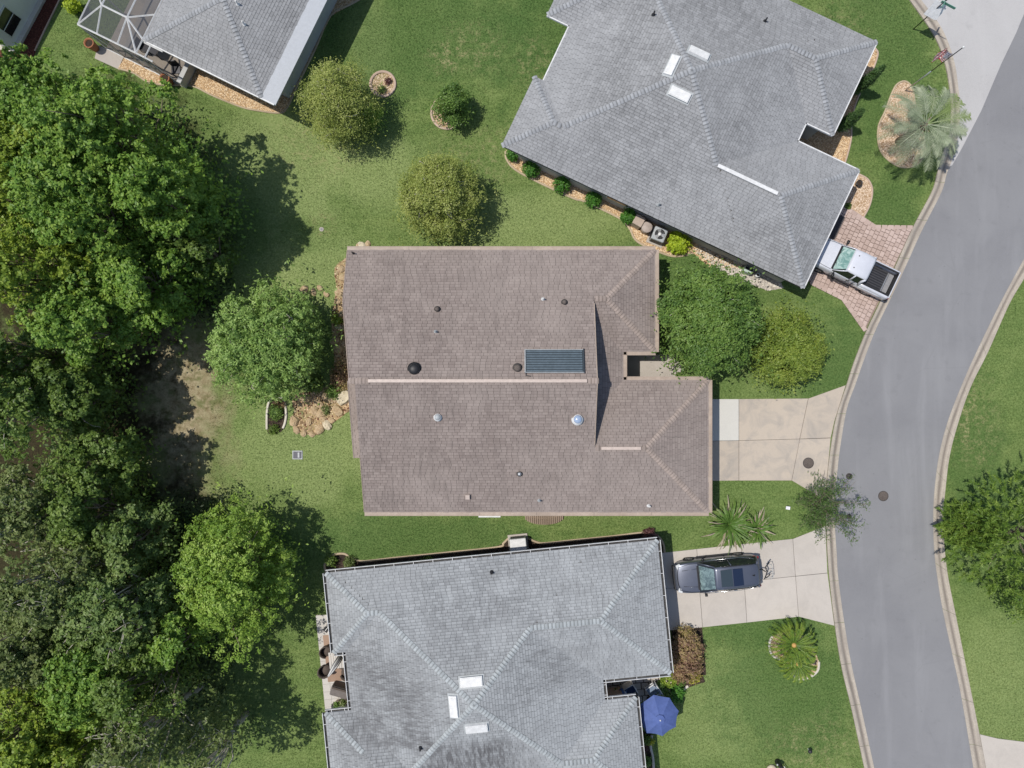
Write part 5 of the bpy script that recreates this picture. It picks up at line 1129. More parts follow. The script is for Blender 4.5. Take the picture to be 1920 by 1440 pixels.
def strap_clump(px, py, rpx, h, n, dead, label):
    x, y = P(px, py, 0); root = empty('strap_plant', (x, y, 0), 0, label, 'plant', 'strap leaved plants'); r = rpx / 32.
    sh = {}
    for key, m in (('a', L['bird']), ('b', L['dead'])):
        for v in range(3):
            rnd = random.Random(v); t = [i / 7 for i in range(8)]; Q = []
            for i in range(7):
                def pt(q): return np.array([r * q * (1 if key == 'a' else 1.1), 0, h * (1.5 * q - (.85 + .3 * v) * q * q) * (1 if key == 'a' else .5) + .04])
                def wd(q): return (.026 + .012 * v) * math.sin(math.pi * min(1, q * .9 + .1)) + .008
                a, b = pt(t[i]), pt(t[i + 1]); Q.append([a + (0, -wd(t[i]), .015), a + (0, wd(t[i]), .015), b + (0, wd(t[i + 1]), .015), b + (0, -wd(t[i + 1]), .015)])
            sh[key + str(v)] = np_mesh('leaf', np.array(Q), 4, m)
    for q in range(n):
        a = q * 2.4 + random.uniform(-.3, .3); key = ('b' if random.random() < dead else 'a') + str(q % 3); o = link_mesh('leaf', sh[key], root, (random.uniform(-.12, .12), random.uniform(-.12, .12), 0), (random.uniform(-.3, .3), random.uniform(-.3, .1), a)); s = random.uniform(.6, 1.1); o.scale = (s, s, s)
        if key[0] == 'b': o['label'] = 'dry pale dead leaf'
strap_clump(1366, 982, 46, 1.1, 150, .38, 'larger strap leaved clump with dry leaves beside the brown roof corner')
strap_clump(1416, 990, 36, 1.0, 100, .42, 'smaller strap leaved clump with dry leaves beside the pale driveway')

# understorey of the wood
uv_ = []
for _ in range(900):
    px, py = random.uniform(-20, 380), random.uniform(120, 1460)
    if 560 < py < 900 and px > 230: continue
    if px > 330 and py < 420: continue
    gx0 = px * .82 + 130
    if gx0 > 225 and 590 < py < 960: continue
    if gx0 > 360 and py < 500: continue
    x, y = P(gx0 if py < 1200 else px + 40, 720 + (py - 720) * .85); uv_.append((x, y, random.uniform(.1, 1.3)))
uc_ = np.array(uv_); tag(link_mesh('undergrowth', np_mesh('undergrowth', leafcloud(uc_, .32, 26, .2, .1, .9), 4, L['under'])), 'dark leafy undergrowth on the floor of the wood', 'undergrowth', None, 'stuff')

# ================================================================== VEHICLES
def wheel(parent, x, y, r, w, side):
    t = MB(); t.lathe([(r * .62, -w / 2), (r * .93, -w / 2), (r, -w * .32), (r, w * .32), (r * .93, w / 2), (r * .62, w / 2)], 24, (0, 0, 0), False)
    o = t.build('wheel', M['tyre'], parent, True, (x, y, r), (R(90), 0, 0))
    m = MB(); m.lathe([(r * .64, -w * .42), (r * .64, w * .42), (r * .58, w * .45), (r * .5, w * .3), (r * .12, w * .36), (.001, w * .38)], 20, (0, 0, 0), False); m.lathe([(.001, -w * .38), (r * .12, -w * .36), (r * .5, -w * .3), (r * .58, -w * .45), (r * .64, -w * .42)], 20, (0, 0, 0), False)
    for k in range(5):
        for s in (-1, 1): m.box((r * .34 * math.cos(k * 1.2566), r * .34 * math.sin(k * 1.2566), s * w * .40), (r * .46, r * .14, .02), k * 1.2566)
    m.build('rim', M['rim'], o, True); return o
def csec(x, hw, zb, zt, zbelt=None, crown=.03):
    h = [(hw * .90, zb), (hw * .99, zb + .10), (hw, zb + (zt - zb) * .45), (hw * .985, zb + (zt - zb) * .75), (hw * .94, zt - .035), (hw * .84, zt), (hw * .4, zt + crown)]
    return [(x, -a, z) for a, z in h] + [(x, a, z) for a, z in h[::-1]]
def panel(name, pts, m, parent, th=.012):
    """thin pane from 3-D corners, thickened along its normal"""
    P_ = [Vector(p) for p in pts]; n = (P_[1] - P_[0]).cross(P_[2] - P_[0]).normalized() * th
    V = [tuple(p + n) for p in P_] + [tuple(p - n) for p in P_]; k = len(P_)
    mb = MB(); mb.add(V, [tuple(range(k)), tuple(range(2 * k - 1, k - 1, -1))] + [(i, k + i, k + (i + 1) % k, (i + 1) % k) for i in range(k)]); return mb.build(name, m, parent)

# ---- blue grey sport utility car (x forward, nose towards the garage)
sx, sy = 11.75, -10.93
SUV = empty('parked_car', (sx, sy, .05), R(185.9), 'dark blue grey sport utility car with a glass roof on the pale driveway', 'car')
mb = MB(); mb.loft([csec(2.42, .60, .30, .70), csec(2.34, .76, .26, .80), csec(2.10, .88, .24, .90), csec(1.6, .93, .22, .99), csec(1.0, .94, .22, 1.05), (csec(.2, .945, .22, 1.06)), csec(-1.0, .945, .22, 1.07), csec(-1.8, .93, .22, 1.07), csec(-2.2, .89, .26, 1.06), csec(-2.38, .80, .30, .98), csec(-2.43, .68, .36, .86)])
mb.build('body', M['suv_paint'], SUV, True, sub=2)
zr_ = 1.64
def frust(name, m, xs, hwb, zb, xt, hwt, zt, parent):
    mb = MB(); mb.add([(xs[0], -hwb * .86, zb), (xs[1], -hwb * .9, zb), (xs[1], hwb * .9, zb), (xs[0], hwb * .86, zb), (xt[0], -hwt * .94, zt), (xt[1], -hwt, zt), (xt[1], hwt, zt), (xt[0], hwt * .94, zt)], [(3, 2, 1, 0), (4, 5, 6, 7), (0, 1, 5, 4), (1, 2, 6, 5), (2, 3, 7, 6), (3, 0, 4, 7)]); return mb.build(name, m, parent)
cab = frust('cabin_glass', M['glass'], (1.12, -2.28), 1.0, 1.04, (.28, -2.02), .655, zr_ - .05, SUV)
rf = MB(); rf.loft([[(x, -w, z - .07), (x, -w * .96, z - .015), (x, -w * .7, z + .015), (x, 0, z + .028), (x, w * .7, z + .015), (x, w * .96, z - .015), (x, w, z - .07)] for x, w, z in ((.36, .62, zr_ - .05), (.2, .66, zr_ - .005), (-.6, .68, zr_ + .012), (-1.6, .665, zr_ - .005), (-2.02, .64, zr_ - .045), (-2.22, .6, zr_ - .12))])
rfo = rf.build('roof', M['suv_paint'], SUV, True)
panel('windshield', [(1.06, -.70, 1.085), (1.06, .70, 1.085), (.36, .56, 1.605), (.36, -.56, 1.605)], M['windshield_grey'], SUV)
panel('rear_window', [(-2.24, .66, 1.12), (-2.24, -.66, 1.12), (-2.16, -.52, 1.5), (-2.16, .52, 1.5)], M['glass'], SUV)
for s in (-1, 1):
    MB().tube([(1.12, s * .84, 1.05), (.75, s * .77, 1.33), (.3, s * .655, 1.60)], .035, 7).build('pillar', M['suv_paint'], SUV, True)
    MB().tube([(-.55, s * .90, 1.05), (-.6, s * .78, 1.35), (-.62, s * .675, 1.6)], .028, 6).build('pillar', M['suv_paint'], SUV, True)
    MB().tube([(-2.25, s * .85, 1.05), (-2.2, s * .74, 1.35), (-2.08, s * .64, 1.6)], .06, 7).build('pillar', M['suv_paint'], SUV, True)
    MB().tube([(-.1, s * .655, zr_ + .035), (-.3, s * .66, zr_ + .055), (-1.7, s * .65, zr_ + .05), (-1.9, s * .64, zr_ + .02)], .022, 6).build('roof_rail', M['black'], SUV, True)
    m_ = MB(); m_.loft([[(x, s * (.93 + a), 1.06 + b) for a, b in ((0, 0), (.03, .07), (.14, .09), (.17, .03), (.1, -.03))] for x in (.86, .72)]); m_.build('side_mirror', M['black'], SUV, True); MB().tube([(.84, s * .78, 1.08), (.80, s * .97, 1.09)], .035, 6).build('mirror_arm', M['black'], SUV)
    for x in (.15, -.95): MB().box((x, s * .955, .93), (.2, .03, .035)).build('door_handle', M['chrome'], SUV, bevel=.008)
    MB().tube([(.95, s * .925, 1.07), (-1.2, s * .93, 1.09), (-1.9, s * .86, 1.16), (-2.15, s * .76, 1.3)], .012, 5).build('chrome_trim', M['chrome'], SUV, True)
    MB().box((2.16, s * .68, .83), (.26, .26, .10), s * -.35).build('headlight', M['clear_lamp'], SUV, bevel=.03)
    MB().box((-2.26, s * .80, .95), (.30, .17, .16), s * .25).build('tail_light', M['red_lamp'], SUV, bevel=.03)
    MB().box((-.05, s * .955, .30), (2.1, .05, .16)).build('sill_panel', M['black'], SUV, bevel=.02)
    MB().tube([(2.0, s * .45, .965), (1.4, s * .50, 1.045), (1.15, s * .52, 1.075)], .012, 5).build('bonnet_crease', M['suv_paint'], SUV, True)
    for x in (1.42, -1.42): wheel(SUV, x, s * .84, .35, .22, s)
panel('glass_roof', [(.02, -.47, zr_ + .035), (.02, .47, zr_ + .035), (-.62, .49, zr_ + .045), (-.62, -.49, zr_ + .045)], glassmat('smoked roof glass', (.035, .05, .06), .12), SUV, .008)
panel('glass_roof', [(-.66, -.49, zr_ + .045), (-.66, .49, zr_ + .045), (-1.22, .48, zr_ + .04), (-1.22, -.48, zr_ + .04)], glassmat('navy roof glass', (.012, .02, .045), .1), SUV, .008)
MB().box((1.12, 0, 1.075), (.14, 1.36, .04)).build('wiper_cowl', M['black'], SUV, bevel=.015); MB().box((2.40, 0, .55), (.12, 1.42, .34)).build('front_bumper', M['black'], SUV, bevel=.05); MB().box((2.44, 0, .62), (.06, 1.0, .20)).build('grille', M['black'], SUV, bevel=.02); MB().box((2.30, 0, .72), (.03, .34, .02)).build('number_plate_trim', M['chrome'], SUV)
mb = MB(); mb.add([(-1.72, -.015, zr_ + .01), (-1.9, -.05, zr_ + .0), (-1.9, .05, zr_ + .0), (-1.78, 0, zr_ + .10)], [(0, 1, 3), (1, 2, 3), (2, 0, 3), (0, 2, 1)]); mb.build('antenna_fin', M['black'], SUV)
for s in (-1, 1):
    for x in (.62, -.55, -1.32): MB().tube([(x, s * .952, .36), (x, s * .958, .70), (x - .02, s * .93, 1.02)], .008, 4).build('door_seam', M['gap'], SUV)
    MB().tube([(2.18, s * .66, .945), (1.6, s * .80, 1.005), (1.14, s * .82, 1.065)], .010, 4).build('bonnet_seam', M['gap'], SUV)
    MB().tube([(1.10, s * .10, 1.10), (1.02, s * .52, 1.135)], .012, 4).build('wiper', M['black'], SUV)
MB().tube([(2.19, -.66, .945), (2.28, -.3, .93), (2.30, 0, .93), (2.28, .3, .93), (2.19, .66, .945)], .012, 4).build('bonnet_seam', M['gap'], SUV)
# bicycle rack hung behind the car
bk = empty('bike_rack', (0, 0, 0), 0, 'folding black bicycle rack mounted behind the blue grey car', 'bike rack'); bk.matrix_world = Matrix.Translation((sx, sy, .05)) @ Matrix.Rotation(R(185.9), 4, 'Z')
mb = MB(); mb.tube([(-2.38, .05, .5), (-2.75, .05, .5)], .03, 7); mb.tube([(-2.70, .05, .45), (-2.72, .05, 1.0)], .03, 7); mb.tube([(-2.62, .48, 1.0), (-2.72, .25, 1.04), (-2.80, .05, 1.03), (-2.72, -.2, 1.04), (-3.0, -.46, 1.0)], .035, 7); mb.tube([(-2.72, .42, 1.0), (-2.92, .30, .98), (-2.98, .22, .95)], .03, 7); mb.build('frame', M['black'], bk, True)
for s in (-.35, .1, .42): MB().tube([(-2.8, s, 1.02), (-3.12, s * .9, .98)], .014, 5).build('arm', M['grey_metal'], bk, True)
MB().tube([(-3.0, .55, .92), (-3.14, .45, .95), (-3.16, -.1, .95), (-3.1, -.3, .95)], .016, 6).build('strap_bar', M['grey_metal'], bk, True)

# ---- white crew cab pickup (x forward, nose under the eave)
ux, uy = math.cos(R(154.3)), math.sin(R(154.3)); tx, ty = 21.78, 5.62
PK = empty('pickup_truck', (tx + ux * 2.55, ty + uy * 2.55, .06), R(154.3), 'white crew cab pickup truck with an open dark lined bed on the block paving', 'truck')
mb = MB(); mb.loft([csec(2.58, .66, .42, .86), csec(2.48, .80, .38, .98), csec(2.2, .86, .36, 1.05), csec(1.5, .885, .34, 1.12), csec(.9, .89, .34, 1.14), csec(-.4, .89, .34, 1.12), csec(-.50, .885, .36, 1.10)]); mb.build('body', M['white_paint'], PK, True, sub=1)
# bed tub
bw = .885; bx0, bx1 = -2.52, -.47
for s in (-1, 1):
    mb = MB(); mb.loft([[(x, s * (bw - .20), .62), (x, s * (bw - .02), .42), (x, s * bw, .62), (x, s * (bw - .005), .95), (x, s * (bw - .06), 1.10), (x, s * (bw - .19), 1.11), (x, s * (bw - .20), 1.08)] for x in (bx0, bx0 + .12, -1.2, bx1 - .02)]); mb.build('bed_side', M['white_paint'], PK, True)
    MB().box(((bx0 + bx1) / 2, s * (bw - .185), 1.115), (bx1 - bx0 - .06, .11, .03)).build('bed_rail_cap', M['black'], PK, bevel=.01)
    mb = MB(); mb.loft([[(x, s * (bw - .04 + o), z) for o, z in ((0, .5), (.07, .55), (.07, .85), (0, .95))] for x in (-2.25, -1.9, -1.15, -.8)]); mb.build('wheel_flare', M['white_paint'], PK, True)
    for x in (1.55, -1.5): wheel(PK, x, s * .79, .37, .24, s)
    MB().tube([(.9, s * .95, .40), (-.5, s * .95, .40)], .04, 7).build('running_board', M['black'], PK, True)
    MB().box((-.02, s * .905, 1.0), (.16, .03, .035)).build('door_handle', M['black'], PK); 
    MB().tube([(1.06, s * .76, 1.13), (.72, s * .72, 1.45), (.46, s * .66, 1.70)], .035, 7).build('pillar', M['white_paint'], PK, True); MB().tube([(-.06, s * .885, 1.12), (-.08, s * .78, 1.45), (-.08, s * .69, 1.72)], .045, 7).build('pillar', M['white_paint'], PK, True); MB().tube([(-.62, s * .86, 1.10), (-.62, s * .76, 1.42), (-.68, s * .67, 1.70)], .07, 7).build('pillar', M['white_paint'], PK, True)
    m_ = MB(); m_.loft([[(x, s * (.90 + a), 1.16 + b) for a, b in ((0, 0), (.04, .06), (.22, .10), (.25, .0), (.2, -.08))] for x in (.98, .86)]); m_.build('side_mirror', M['black'], PK, True); MB().tube([(.94, s * .74, 1.16), (.92, s * 1.0, 1.18)], .04, 6).build('mirror_arm', M['black'], PK)
    MB().box((-2.56, s * .78, .86), (.05, .14, .36)).build('tail_light', M['red_lamp'], PK, bevel=.015); MB().box((2.44, s * .64, .86), (.14, .32, .18)).build('headlight', M['clear_lamp'], PK, bevel=.03)
MB().box(((bx0 + bx1) / 2, 0, .60), (bx1 - bx0, 2 * (bw - .2), .05)).build('bed_floor', plain('dark bed liner', (.045, .045, .052), .55), PK)
for k in range(9): MB().box(((bx0 + bx1) / 2 + .1, -.56 + .14 * k, .635), (bx1 - bx0 - .3, .06, .02)).build('liner_rib', M['dark_metal'], PK)
MB().box((-.50, 0, .85), (.06, 1.36, .5)).build('bed_front_wall', M['black'], PK); MB().box((-2.545, 0, .82), (.05, 1.62, .55)).build('tailgate', M['white_paint'], PK, bevel=.012); MB().box((-2.50, 0, .85), (.04, 1.36, .46)).build('tailgate_liner', M['black'], PK)
MB().box((-2.12, 0, .67), (.05, 1.26, .06)).build('bed_divider', M['steel'], PK); MB().box((-2.32, 0, .66), (.28, 1.24, .06)).build('bed_mat', M['grey_cloth'], PK)
MB().box((-2.66, 0, .50), (.16, 1.70, .2)).build('rear_bumper', M['black'], PK, bevel=.04); MB().box((2.62, 0, .55), (.18, 1.6, .26)).build('front_bumper', M['black'], PK, bevel=.05)
frust('cabin_glass', M['glass'], (1.06, -.68), .93, 1.10, (.44, -.66), .66, 1.73, PK)
rf = MB(); rf.loft([[(x, -w, z - .09), (x, -w * .965, z - .02), (x, -w * .75, z + .012), (x, 0, z + .022), (x, w * .75, z + .012), (x, w * .965, z - .02), (x, w, z - .09)] for x, w, z in ((.54, .66, 1.71), (.42, .69, 1.765), (-.1, .71, 1.785), (-.62, .70, 1.77), (-.74, .66, 1.72))]); rf.build('roof', M['white_paint'], PK, True)
panel('windshield', [(1.04, -.70, 1.155), (1.04, .70, 1.155), (.54, .58, 1.675), (.54, -.58, 1.675)], M['windshield'], PK)
MB().box((1.10, 0, 1.145), (.13, 1.44, .03)).build('wiper_cowl', M['black'], PK, bevel=.01)
for s in (-1, 1):
    for x in (.98, -.05, -.50): MB().tube([(x, s * .893, .45), (x, s * .90, .75), (x - .01, s * .875, 1.09)], .008, 4).build('door_seam', M['gap'], PK)
    MB().tube([(2.3, s * .64, 1.055), (1.6, s * .74, 1.13), (1.14, s * .76, 1.155)], .009, 4).build('bonnet_seam', M['gap'], PK)
    MB().tube([(1.10, s * .12, 1.17), (.98, s * .55, 1.24)], .012, 4).build('wiper', M['black'], PK)
MB().tube([(.47, -.62, 1.70), (.47, .62, 1.70)], .03, 6).build('windshield_header', M['black'], PK)
for s in (-1, 1): MB().box((.25, s * .36, 1.81), (.05, .05, .03)).build('roof_plug', M['black'], PK)

# ================================================================== STREET AND YARD OBJECTS
# flagpole with a limp striped flag
fx, fy = P(1697, 170, 0); hp_ = 5.1
FP = empty('flagpole', (fx, fy, 0), 0, 'tall thin flagpole standing at the tip of the teardrop gravel bed', 'flagpole')
MB().tube([(0, 0, 0), (0, 0, 2.5)], .034, 10).build('lower_pole', M['steel'], FP, True); MB().tube([(0, 0, 2.5), (0, 0, hp_)], .026, 10).build('upper_pole', M['dark_metal'], FP, True)
MB().lathe([(.001, 0), (.05, .03), (.06, .07), (.04, .12), (.001, .14)], 12, (0, 0, hp_)).build('finial', M['white'], FP, True); MB().tube([(.04, .01, .9), (.05, .01, hp_ - .05)], .006, 4).build('halyard', M['white'], FP)
FL = empty('flag', (fx, fy, 0), 0, 'limp red and white striped flag drooping from the tall pole', 'flag')
nst = 13; hoist0, fh, fl_ = 3.45, .92, 1.5
def flagpt(u, v):
    """u along the fly, v down the hoist; the cloth droops and folds towards the lawn"""
    a = R(118); w = min(1, u * 2.2); drop = .62 * u + .35 * u * u; out = .04 + .50 * w * (1 - .35 * v) * (.75 + .25 * u); fold = .17 * math.sin(u * 7.5 + v * 2.2) * w + .06 * math.sin(u * 16 - v * 4) * w
    return (math.cos(a) * out - math.sin(a) * fold, math.sin(a) * out + math.cos(a) * fold, hoist0 + fh * (1 - v) - drop * .62)
def flagpatch(name, u0, u1, v0, v1, m, off=0.0, nu=18):
    mb = MB(); V = []; 
    for i in range(nu + 1):
        for v in (v0, (v0 + v1) / 2, v1): p = flagpt((u0 + (u1 - u0) * i / nu), v); V.append((p[0], p[1] + off, p[2] + off))
    mb.add(V, [(i * 3 + j, i * 3 + j + 1, i * 3 + j + 4, i * 3 + j + 3) for i in range(nu) for j in range(2)]); return mb.build(name, m, FL, True)
for k in range(nst): flagpatch('stripe', .3 if k < 7 else 0, 1.3, k / nst, (k + 1) / nst, M['red_flag'] if k % 2 == 0 else M['white_flag'])
flagpatch('canton', 0, .3, 0, 7 / nst, M['blue_flag'])
stars = MB()
for r_ in range(5):
    for c_ in range(6):
        p = flagpt(.03 + c_ * .045, (.6 + r_ * 1.35) / nst); stars.lathe([(.018, .004), (.001, .012)], 5, (p[0], p[1], p[2]), False)
stars.build('stars', M['white_flag'], FL)['kind'] = 'stuff'
# street name sign and white traffic sign seen from behind
gx_, gy_ = P(1712, 55, 0); SG_ = empty('street_sign', (gx_, gy_, 0), 0, 'thin post with green street name blades and a white sign at the side street', 'sign')
MB().tube([(0, 0, 0), (0, 0, 2.9)], .03, 8).build('post', M['dark_metal'], SG_, True)
mb = MB(); mb.box((0, .0, 0), (.76, .02, .95)); mb.build('sign_plate', M['white_sign'], SG_, False, (0, -.05, 2.15), (R(-22), 0, R(-28)))
for z, a, dx in ((2.82, R(-28), .30), (2.98, R(62), .0)): MB().box((0, 0, 0), (.85, .02, .17)).build('name_blade', M['green_sign'], SG_, False, (dx * math.cos(a), dx * math.sin(a), z), (0, 0, a))
MB().lathe([(.05, 0), (.05, .1), (.03, .14)], 8, (0, 0, 3.02)).build('post_cap', M['black'], SG_, True)
def cover(px, py, r, m, label, name='manhole_cover', z=.012):
    x, y = P(px, py, 0); o = empty(name, (x, y, z), 0, label, 'manhole cover'); MB().lathe([(r * 1.12, 0), (r * 1.12, .006), (r * 1.0, .006), (r * 1.0, .002)], 28).build('frame_ring', M['iron_dark'], o); MB().lathe([(r * .97, .0), (r * .97, .008), (.001, .010)], 28, caps=False).build('lid', M[m], o)
    rb = MB()
    for k in range(-3, 4):
        w = math.sqrt(max(.01, 1 - (k / 4) ** 2)) * r * 1.7; rb.box((0, k * r * .24, .012), (w, r * .07, .008))
    tag(rb.build('lid_ribs', M[m], o), kind='stuff')
cover(1515, 868, .29, 'iron', 'rusty round manhole cover in the tan driveway', z=.054)
cover(1656, 930, .27, 'iron', 'round manhole cover in the middle of the street')
cover(1592, 893, .17, 'iron_dark', 'dark round cover at the street edge nearer the tan driveway', 'valve_cover')
cover(1592, 968, .13, 'iron_dark', 'smallest dark cover at the street edge nearer the pale driveway', 'valve_cover')
# lawn lids
x, y = P(558, 853); VB = empty('valve_box', (x, y, 0), 0, 'dark square lid with a pale rim set in the lawn', 'valve box'); MB().box((0, 0, .02), (.60, .52, .05)).build('rim', M['grey_metal'], VB, bevel=.02); MB().box((0, 0, .05), (.48, .40, .05)).build('lid', plain('dark blue grey lid', (.06, .06, .085), .5), VB, bevel=.03); MB().box((.08, 0, .078), (.1, .3, .012)).build('lid_handle', M['grey_metal'], VB, bevel=.004)
x, y = P(603, 430); o = empty('cleanout_cap', (x, y, 0), 0, 'small pale round cap in the grass near the brown roof', 'cap'); MB().lathe([(.13, 0), (.13, .03), (.001, .035)], 16, caps=False).build('rim', M['concrete_grey'], o); MB().lathe([(.07, .03), (.06, .05), (.001, .052)], 12, caps=False).build('plug', M['grey_cloth'], o)
x, y = P(1472, 951); o = empty('yard_sign', (x, y, 0), R(-8), 'tiny white yard sign under the sapling', 'sign'); MB().box((0, 0, .22), (.02, .02, .45)).build('stake', M['steel'], o); MB().box((0, .03, .42), (.24, .18, .02)).build('plate', M['white_sign'], o)
x, y = P(1515, 1404); o = empty('garden_light', (x, y, 0), 0, 'small dark capped garden light on the lower lawn', 'light'); MB().tube([(0, 0, 0), (0, 0, .3)], .03, 8).build('stake', M['offwhite'], o); MB().lathe([(.04, .28), (.13, .3), (.09, .37), (.02, .4)], 12).build('cap', M['black'], o)
# striped ornament
x, y = P(1459, 1430); OR = empty('garden_ornament', (x, y, 0), R(35), 'dark garden ornament with white stripes on the lower lawn', 'ornament')
MB().lathe([(.16, 0), (.18, .1), (.12, .35), (.15, .5), (.08, .6), (.11, .7), (.001, .8)], 14, (0, .1, 0)).build('body', M['dark_metal'], OR, True)
for k in range(4): MB().box((-.12 + .09 * k, -.3, .35 + .04 * k), (.035, .5, .02), R(0)).build('stripe', M['white'], OR)
MB().lathe([(.001, 0), (.06, .04), (.001, .1)], 10, (-.1, .32, .55)).build('ball', M['white'], OR, True)
x, y = P(1446, 1442); bo = MB(); bo.lathe([(.3, 0), (.32, .12), (.2, .28), (.001, .3)], 10); o = bo.build('rock', M['pale_rock'], None, True, (x, y, 0)); tag(o, 'pale rock beside the striped garden ornament', 'rock')
# utilities by the large grey house
def ac_unit(px, py, h, rz, label, s=.78, fan=True, m='grey_metal'):
    x, y = P(px, py, h); o = empty('air_conditioner', (x, y, 0), rz, label, 'air conditioner', 'air conditioners'); MB().box((0, 0, .04), (s + .2, s + .2, .08)).build('pad', M['concrete_grey'], o); MB().box((0, 0, .08 + (h - .08) / 2), (s, s, h - .08)).build('cabinet', M[m], o, bevel=.06)
    for q in range(9):
        for a in range(4): MB().box((0, 0, 0), (s * .86, .015, .03)).build('louvre', M['dark_metal'], o, False, (math.sin(a * R(90)) * (s / 2 + .004), -math.cos(a * R(90)) * (s / 2 + .004), .18 + q * (h - .3) / 9), (0, 0, a * R(90)))
    if fan:
        MB().lathe([(s * .40, .0), (s * .40, .012), (s * .385, .012), (s * .385, 0)], 28, (0, 0, h)).build('grille_ring', M['white'], o); MB().lathe([(s * .375, .004), (.001, .005)], 24, (0, 0, h), False).build('fan_opening', M['black'], o)
        for k in range(3):
            b = MB(); b.add([(.06, -.03, .012), (s * .36, -.14, .010), (s * .36, .10, .02), (.06, .05, .02)], [(0, 1, 2, 3)]); b.build('fan_blade', M['steel'], o, False, (0, 0, h), (0, 0, k * 2.094))
        MB().lathe([(.10, .02), (.10, .05), (.05, .07), (.001, .07)], 14, (0, 0, h), False).build('motor_hub', M['white'], o, True)
        for r_ in (.14, .22, .30):
            MB().tube([(r_ * s / .78 * math.cos(q * .3927), r_ * s / .78 * math.sin(q * .3927), h + .03) for q in range(17)], .005, 4, False).build('grille_wire', M['steel'], o)
ac_unit(1237, 439, .85, R(-22), 'grey air conditioner with a round fan beside the chartreuse shrub')
ac_unit(972, 1026, .85, R(5.7), 'white topped air conditioner behind the lower grey roof', .95, False, 'white')
x, y = P(1198, 414, .85); o = empty('bin', (x, y, 0), R(-30), 'square tan lidded bin beside the gravel bed shrubs', 'bin', 'tan bins'); MB().box((0, 0, .42), (.52, .52, .84), 0, 1.06).build('body', M['bin_tan'], o, bevel=.05); MB().box((0, 0, .87), (.58, .58, .06)).build('lid', M['bin_tan'], o, bevel=.06); MB().tube([(-.2, .31, .8), (.2, .31, .8)], .025, 6).build('handle', M['bin_tan'], o)
x, y = P(1213, 426, .75); o = empty('bin', (x, y, 0), 0, 'round greyish bin between the square bin and the air conditioner', 'bin', 'tan bins'); MB().lathe([(.25, 0), (.27, .4), (.29, .74), (.28, .74)], 22).build('body', M['bin_pink'], o, True); MB().lathe([(.32, .72), (.32, .77), (.28, .80), (.001, .82)], 22, caps=False).build('lid', M['bin_pink'], o, True); MB().tube([(.33 * math.cos(k), .33 * math.sin(k), .7) for k in (0, .3, .6)], .02, 5).build('handle', M['bin_pink'], o)
x, y = P(1404, 506, .6); o = empty('utility_box', (x, y, 0), R(-25), 'pale green utility box against the wall of the large grey house', 'utility box'); MB().box((0, 0, .3), (.5, .34, .6)).build('cabinet', M['green_box'], o, bevel=.02); MB().box((0, .06, .615), (.44, .16, .03)).build('lid', M['dark_metal'], o, bevel=.01)
x, y = P(1422, 515, .4); o = empty('pipe_cap', (x, y, 0), 0, 'small white round pipe end near the pale green utility box', 'pipe'); MB().lathe([(.13, 0), (.13, .36), (.09, .37), (.09, .30)], 14).build('pipe', M['white'], o, True); MB().lathe([(.085, .30), (.001, .31)], 12, caps=False).build('opening', M['black'], o)
def pot(px, py, r, h, label, m='terracotta', plant=None, fill='soil', group='plant pots'):
    x, y = P(px, py, h); o = empty('plant_pot', (x, y, 0), 0, label, 'pot', group); MB().lathe([(r * .7, 0), (r * .95, h * .6), (r, h * .92), (r * 1.1, h * .93), (r * 1.1, h), (r * .88, h), (r * .84, h * .85)], 20).build('pot', M[m], o, True); MB().lathe([(r * .86, h * .88), (.001, h * .9)], 16, caps=False).build('soil', M[fill], o)
    if plant:
        c = np.stack([RG.normal(0, r * .45, 24), RG.normal(0, r * .45, 24), h + RG.uniform(0, r * 1.2, 24)], 1); link_mesh('plant', np_mesh('plant', leafcloud(c, .05, 7, .12, .05, .8), 4, L[plant]), o)
    return o
pot(166, 80, .27, .75, 'tall terracotta urn on the grass outside the screen cage')
pot(308, 146, .27, .75, 'tall terracotta urn on the orange gravel at the cage column')
pot(1612, 343, .17, .35, 'small dark pot in the pinkish gravel bed', 'dark_metal')
pot(1255, 1275, .19, .5, 'pale pot with dark filling beside the bronze hedge', 'pot_pale', None, 'black')
pot(1276, 1277, .2, .3, 'low pale pot with greenery at the end of the courtyard bed', 'pot_pale', 'mid')
pot(1250, 1300, .24, .5, 'pale hooped planter above the blue parasol', 'pot_pale', 'oak_deep', 'black')
pot(631, 1321, .17, .45, 'olive pot with a small plant left of its twin on the patio', 'olive_pot' if 'olive_pot' in M else 'pot_pale', 'mid')
pot(644, 1318, .18, .5, 'olive pot with a small plant nearest the patio eave', 'pot_pale', 'olive')
MAT = empty('rubber_mat', (*P(1565, 425, 0), .06), TH_NE, 'flat dark rubber mat on the block paving beside the pickup bonnet', 'mat')
mb = MB(); mb.box((-.15, 0, .02), (.9, 1.45, .03)); mb.build('mat', plain('dark rubber', (.055, .05, .052), .8), MAT, bevel=.01)
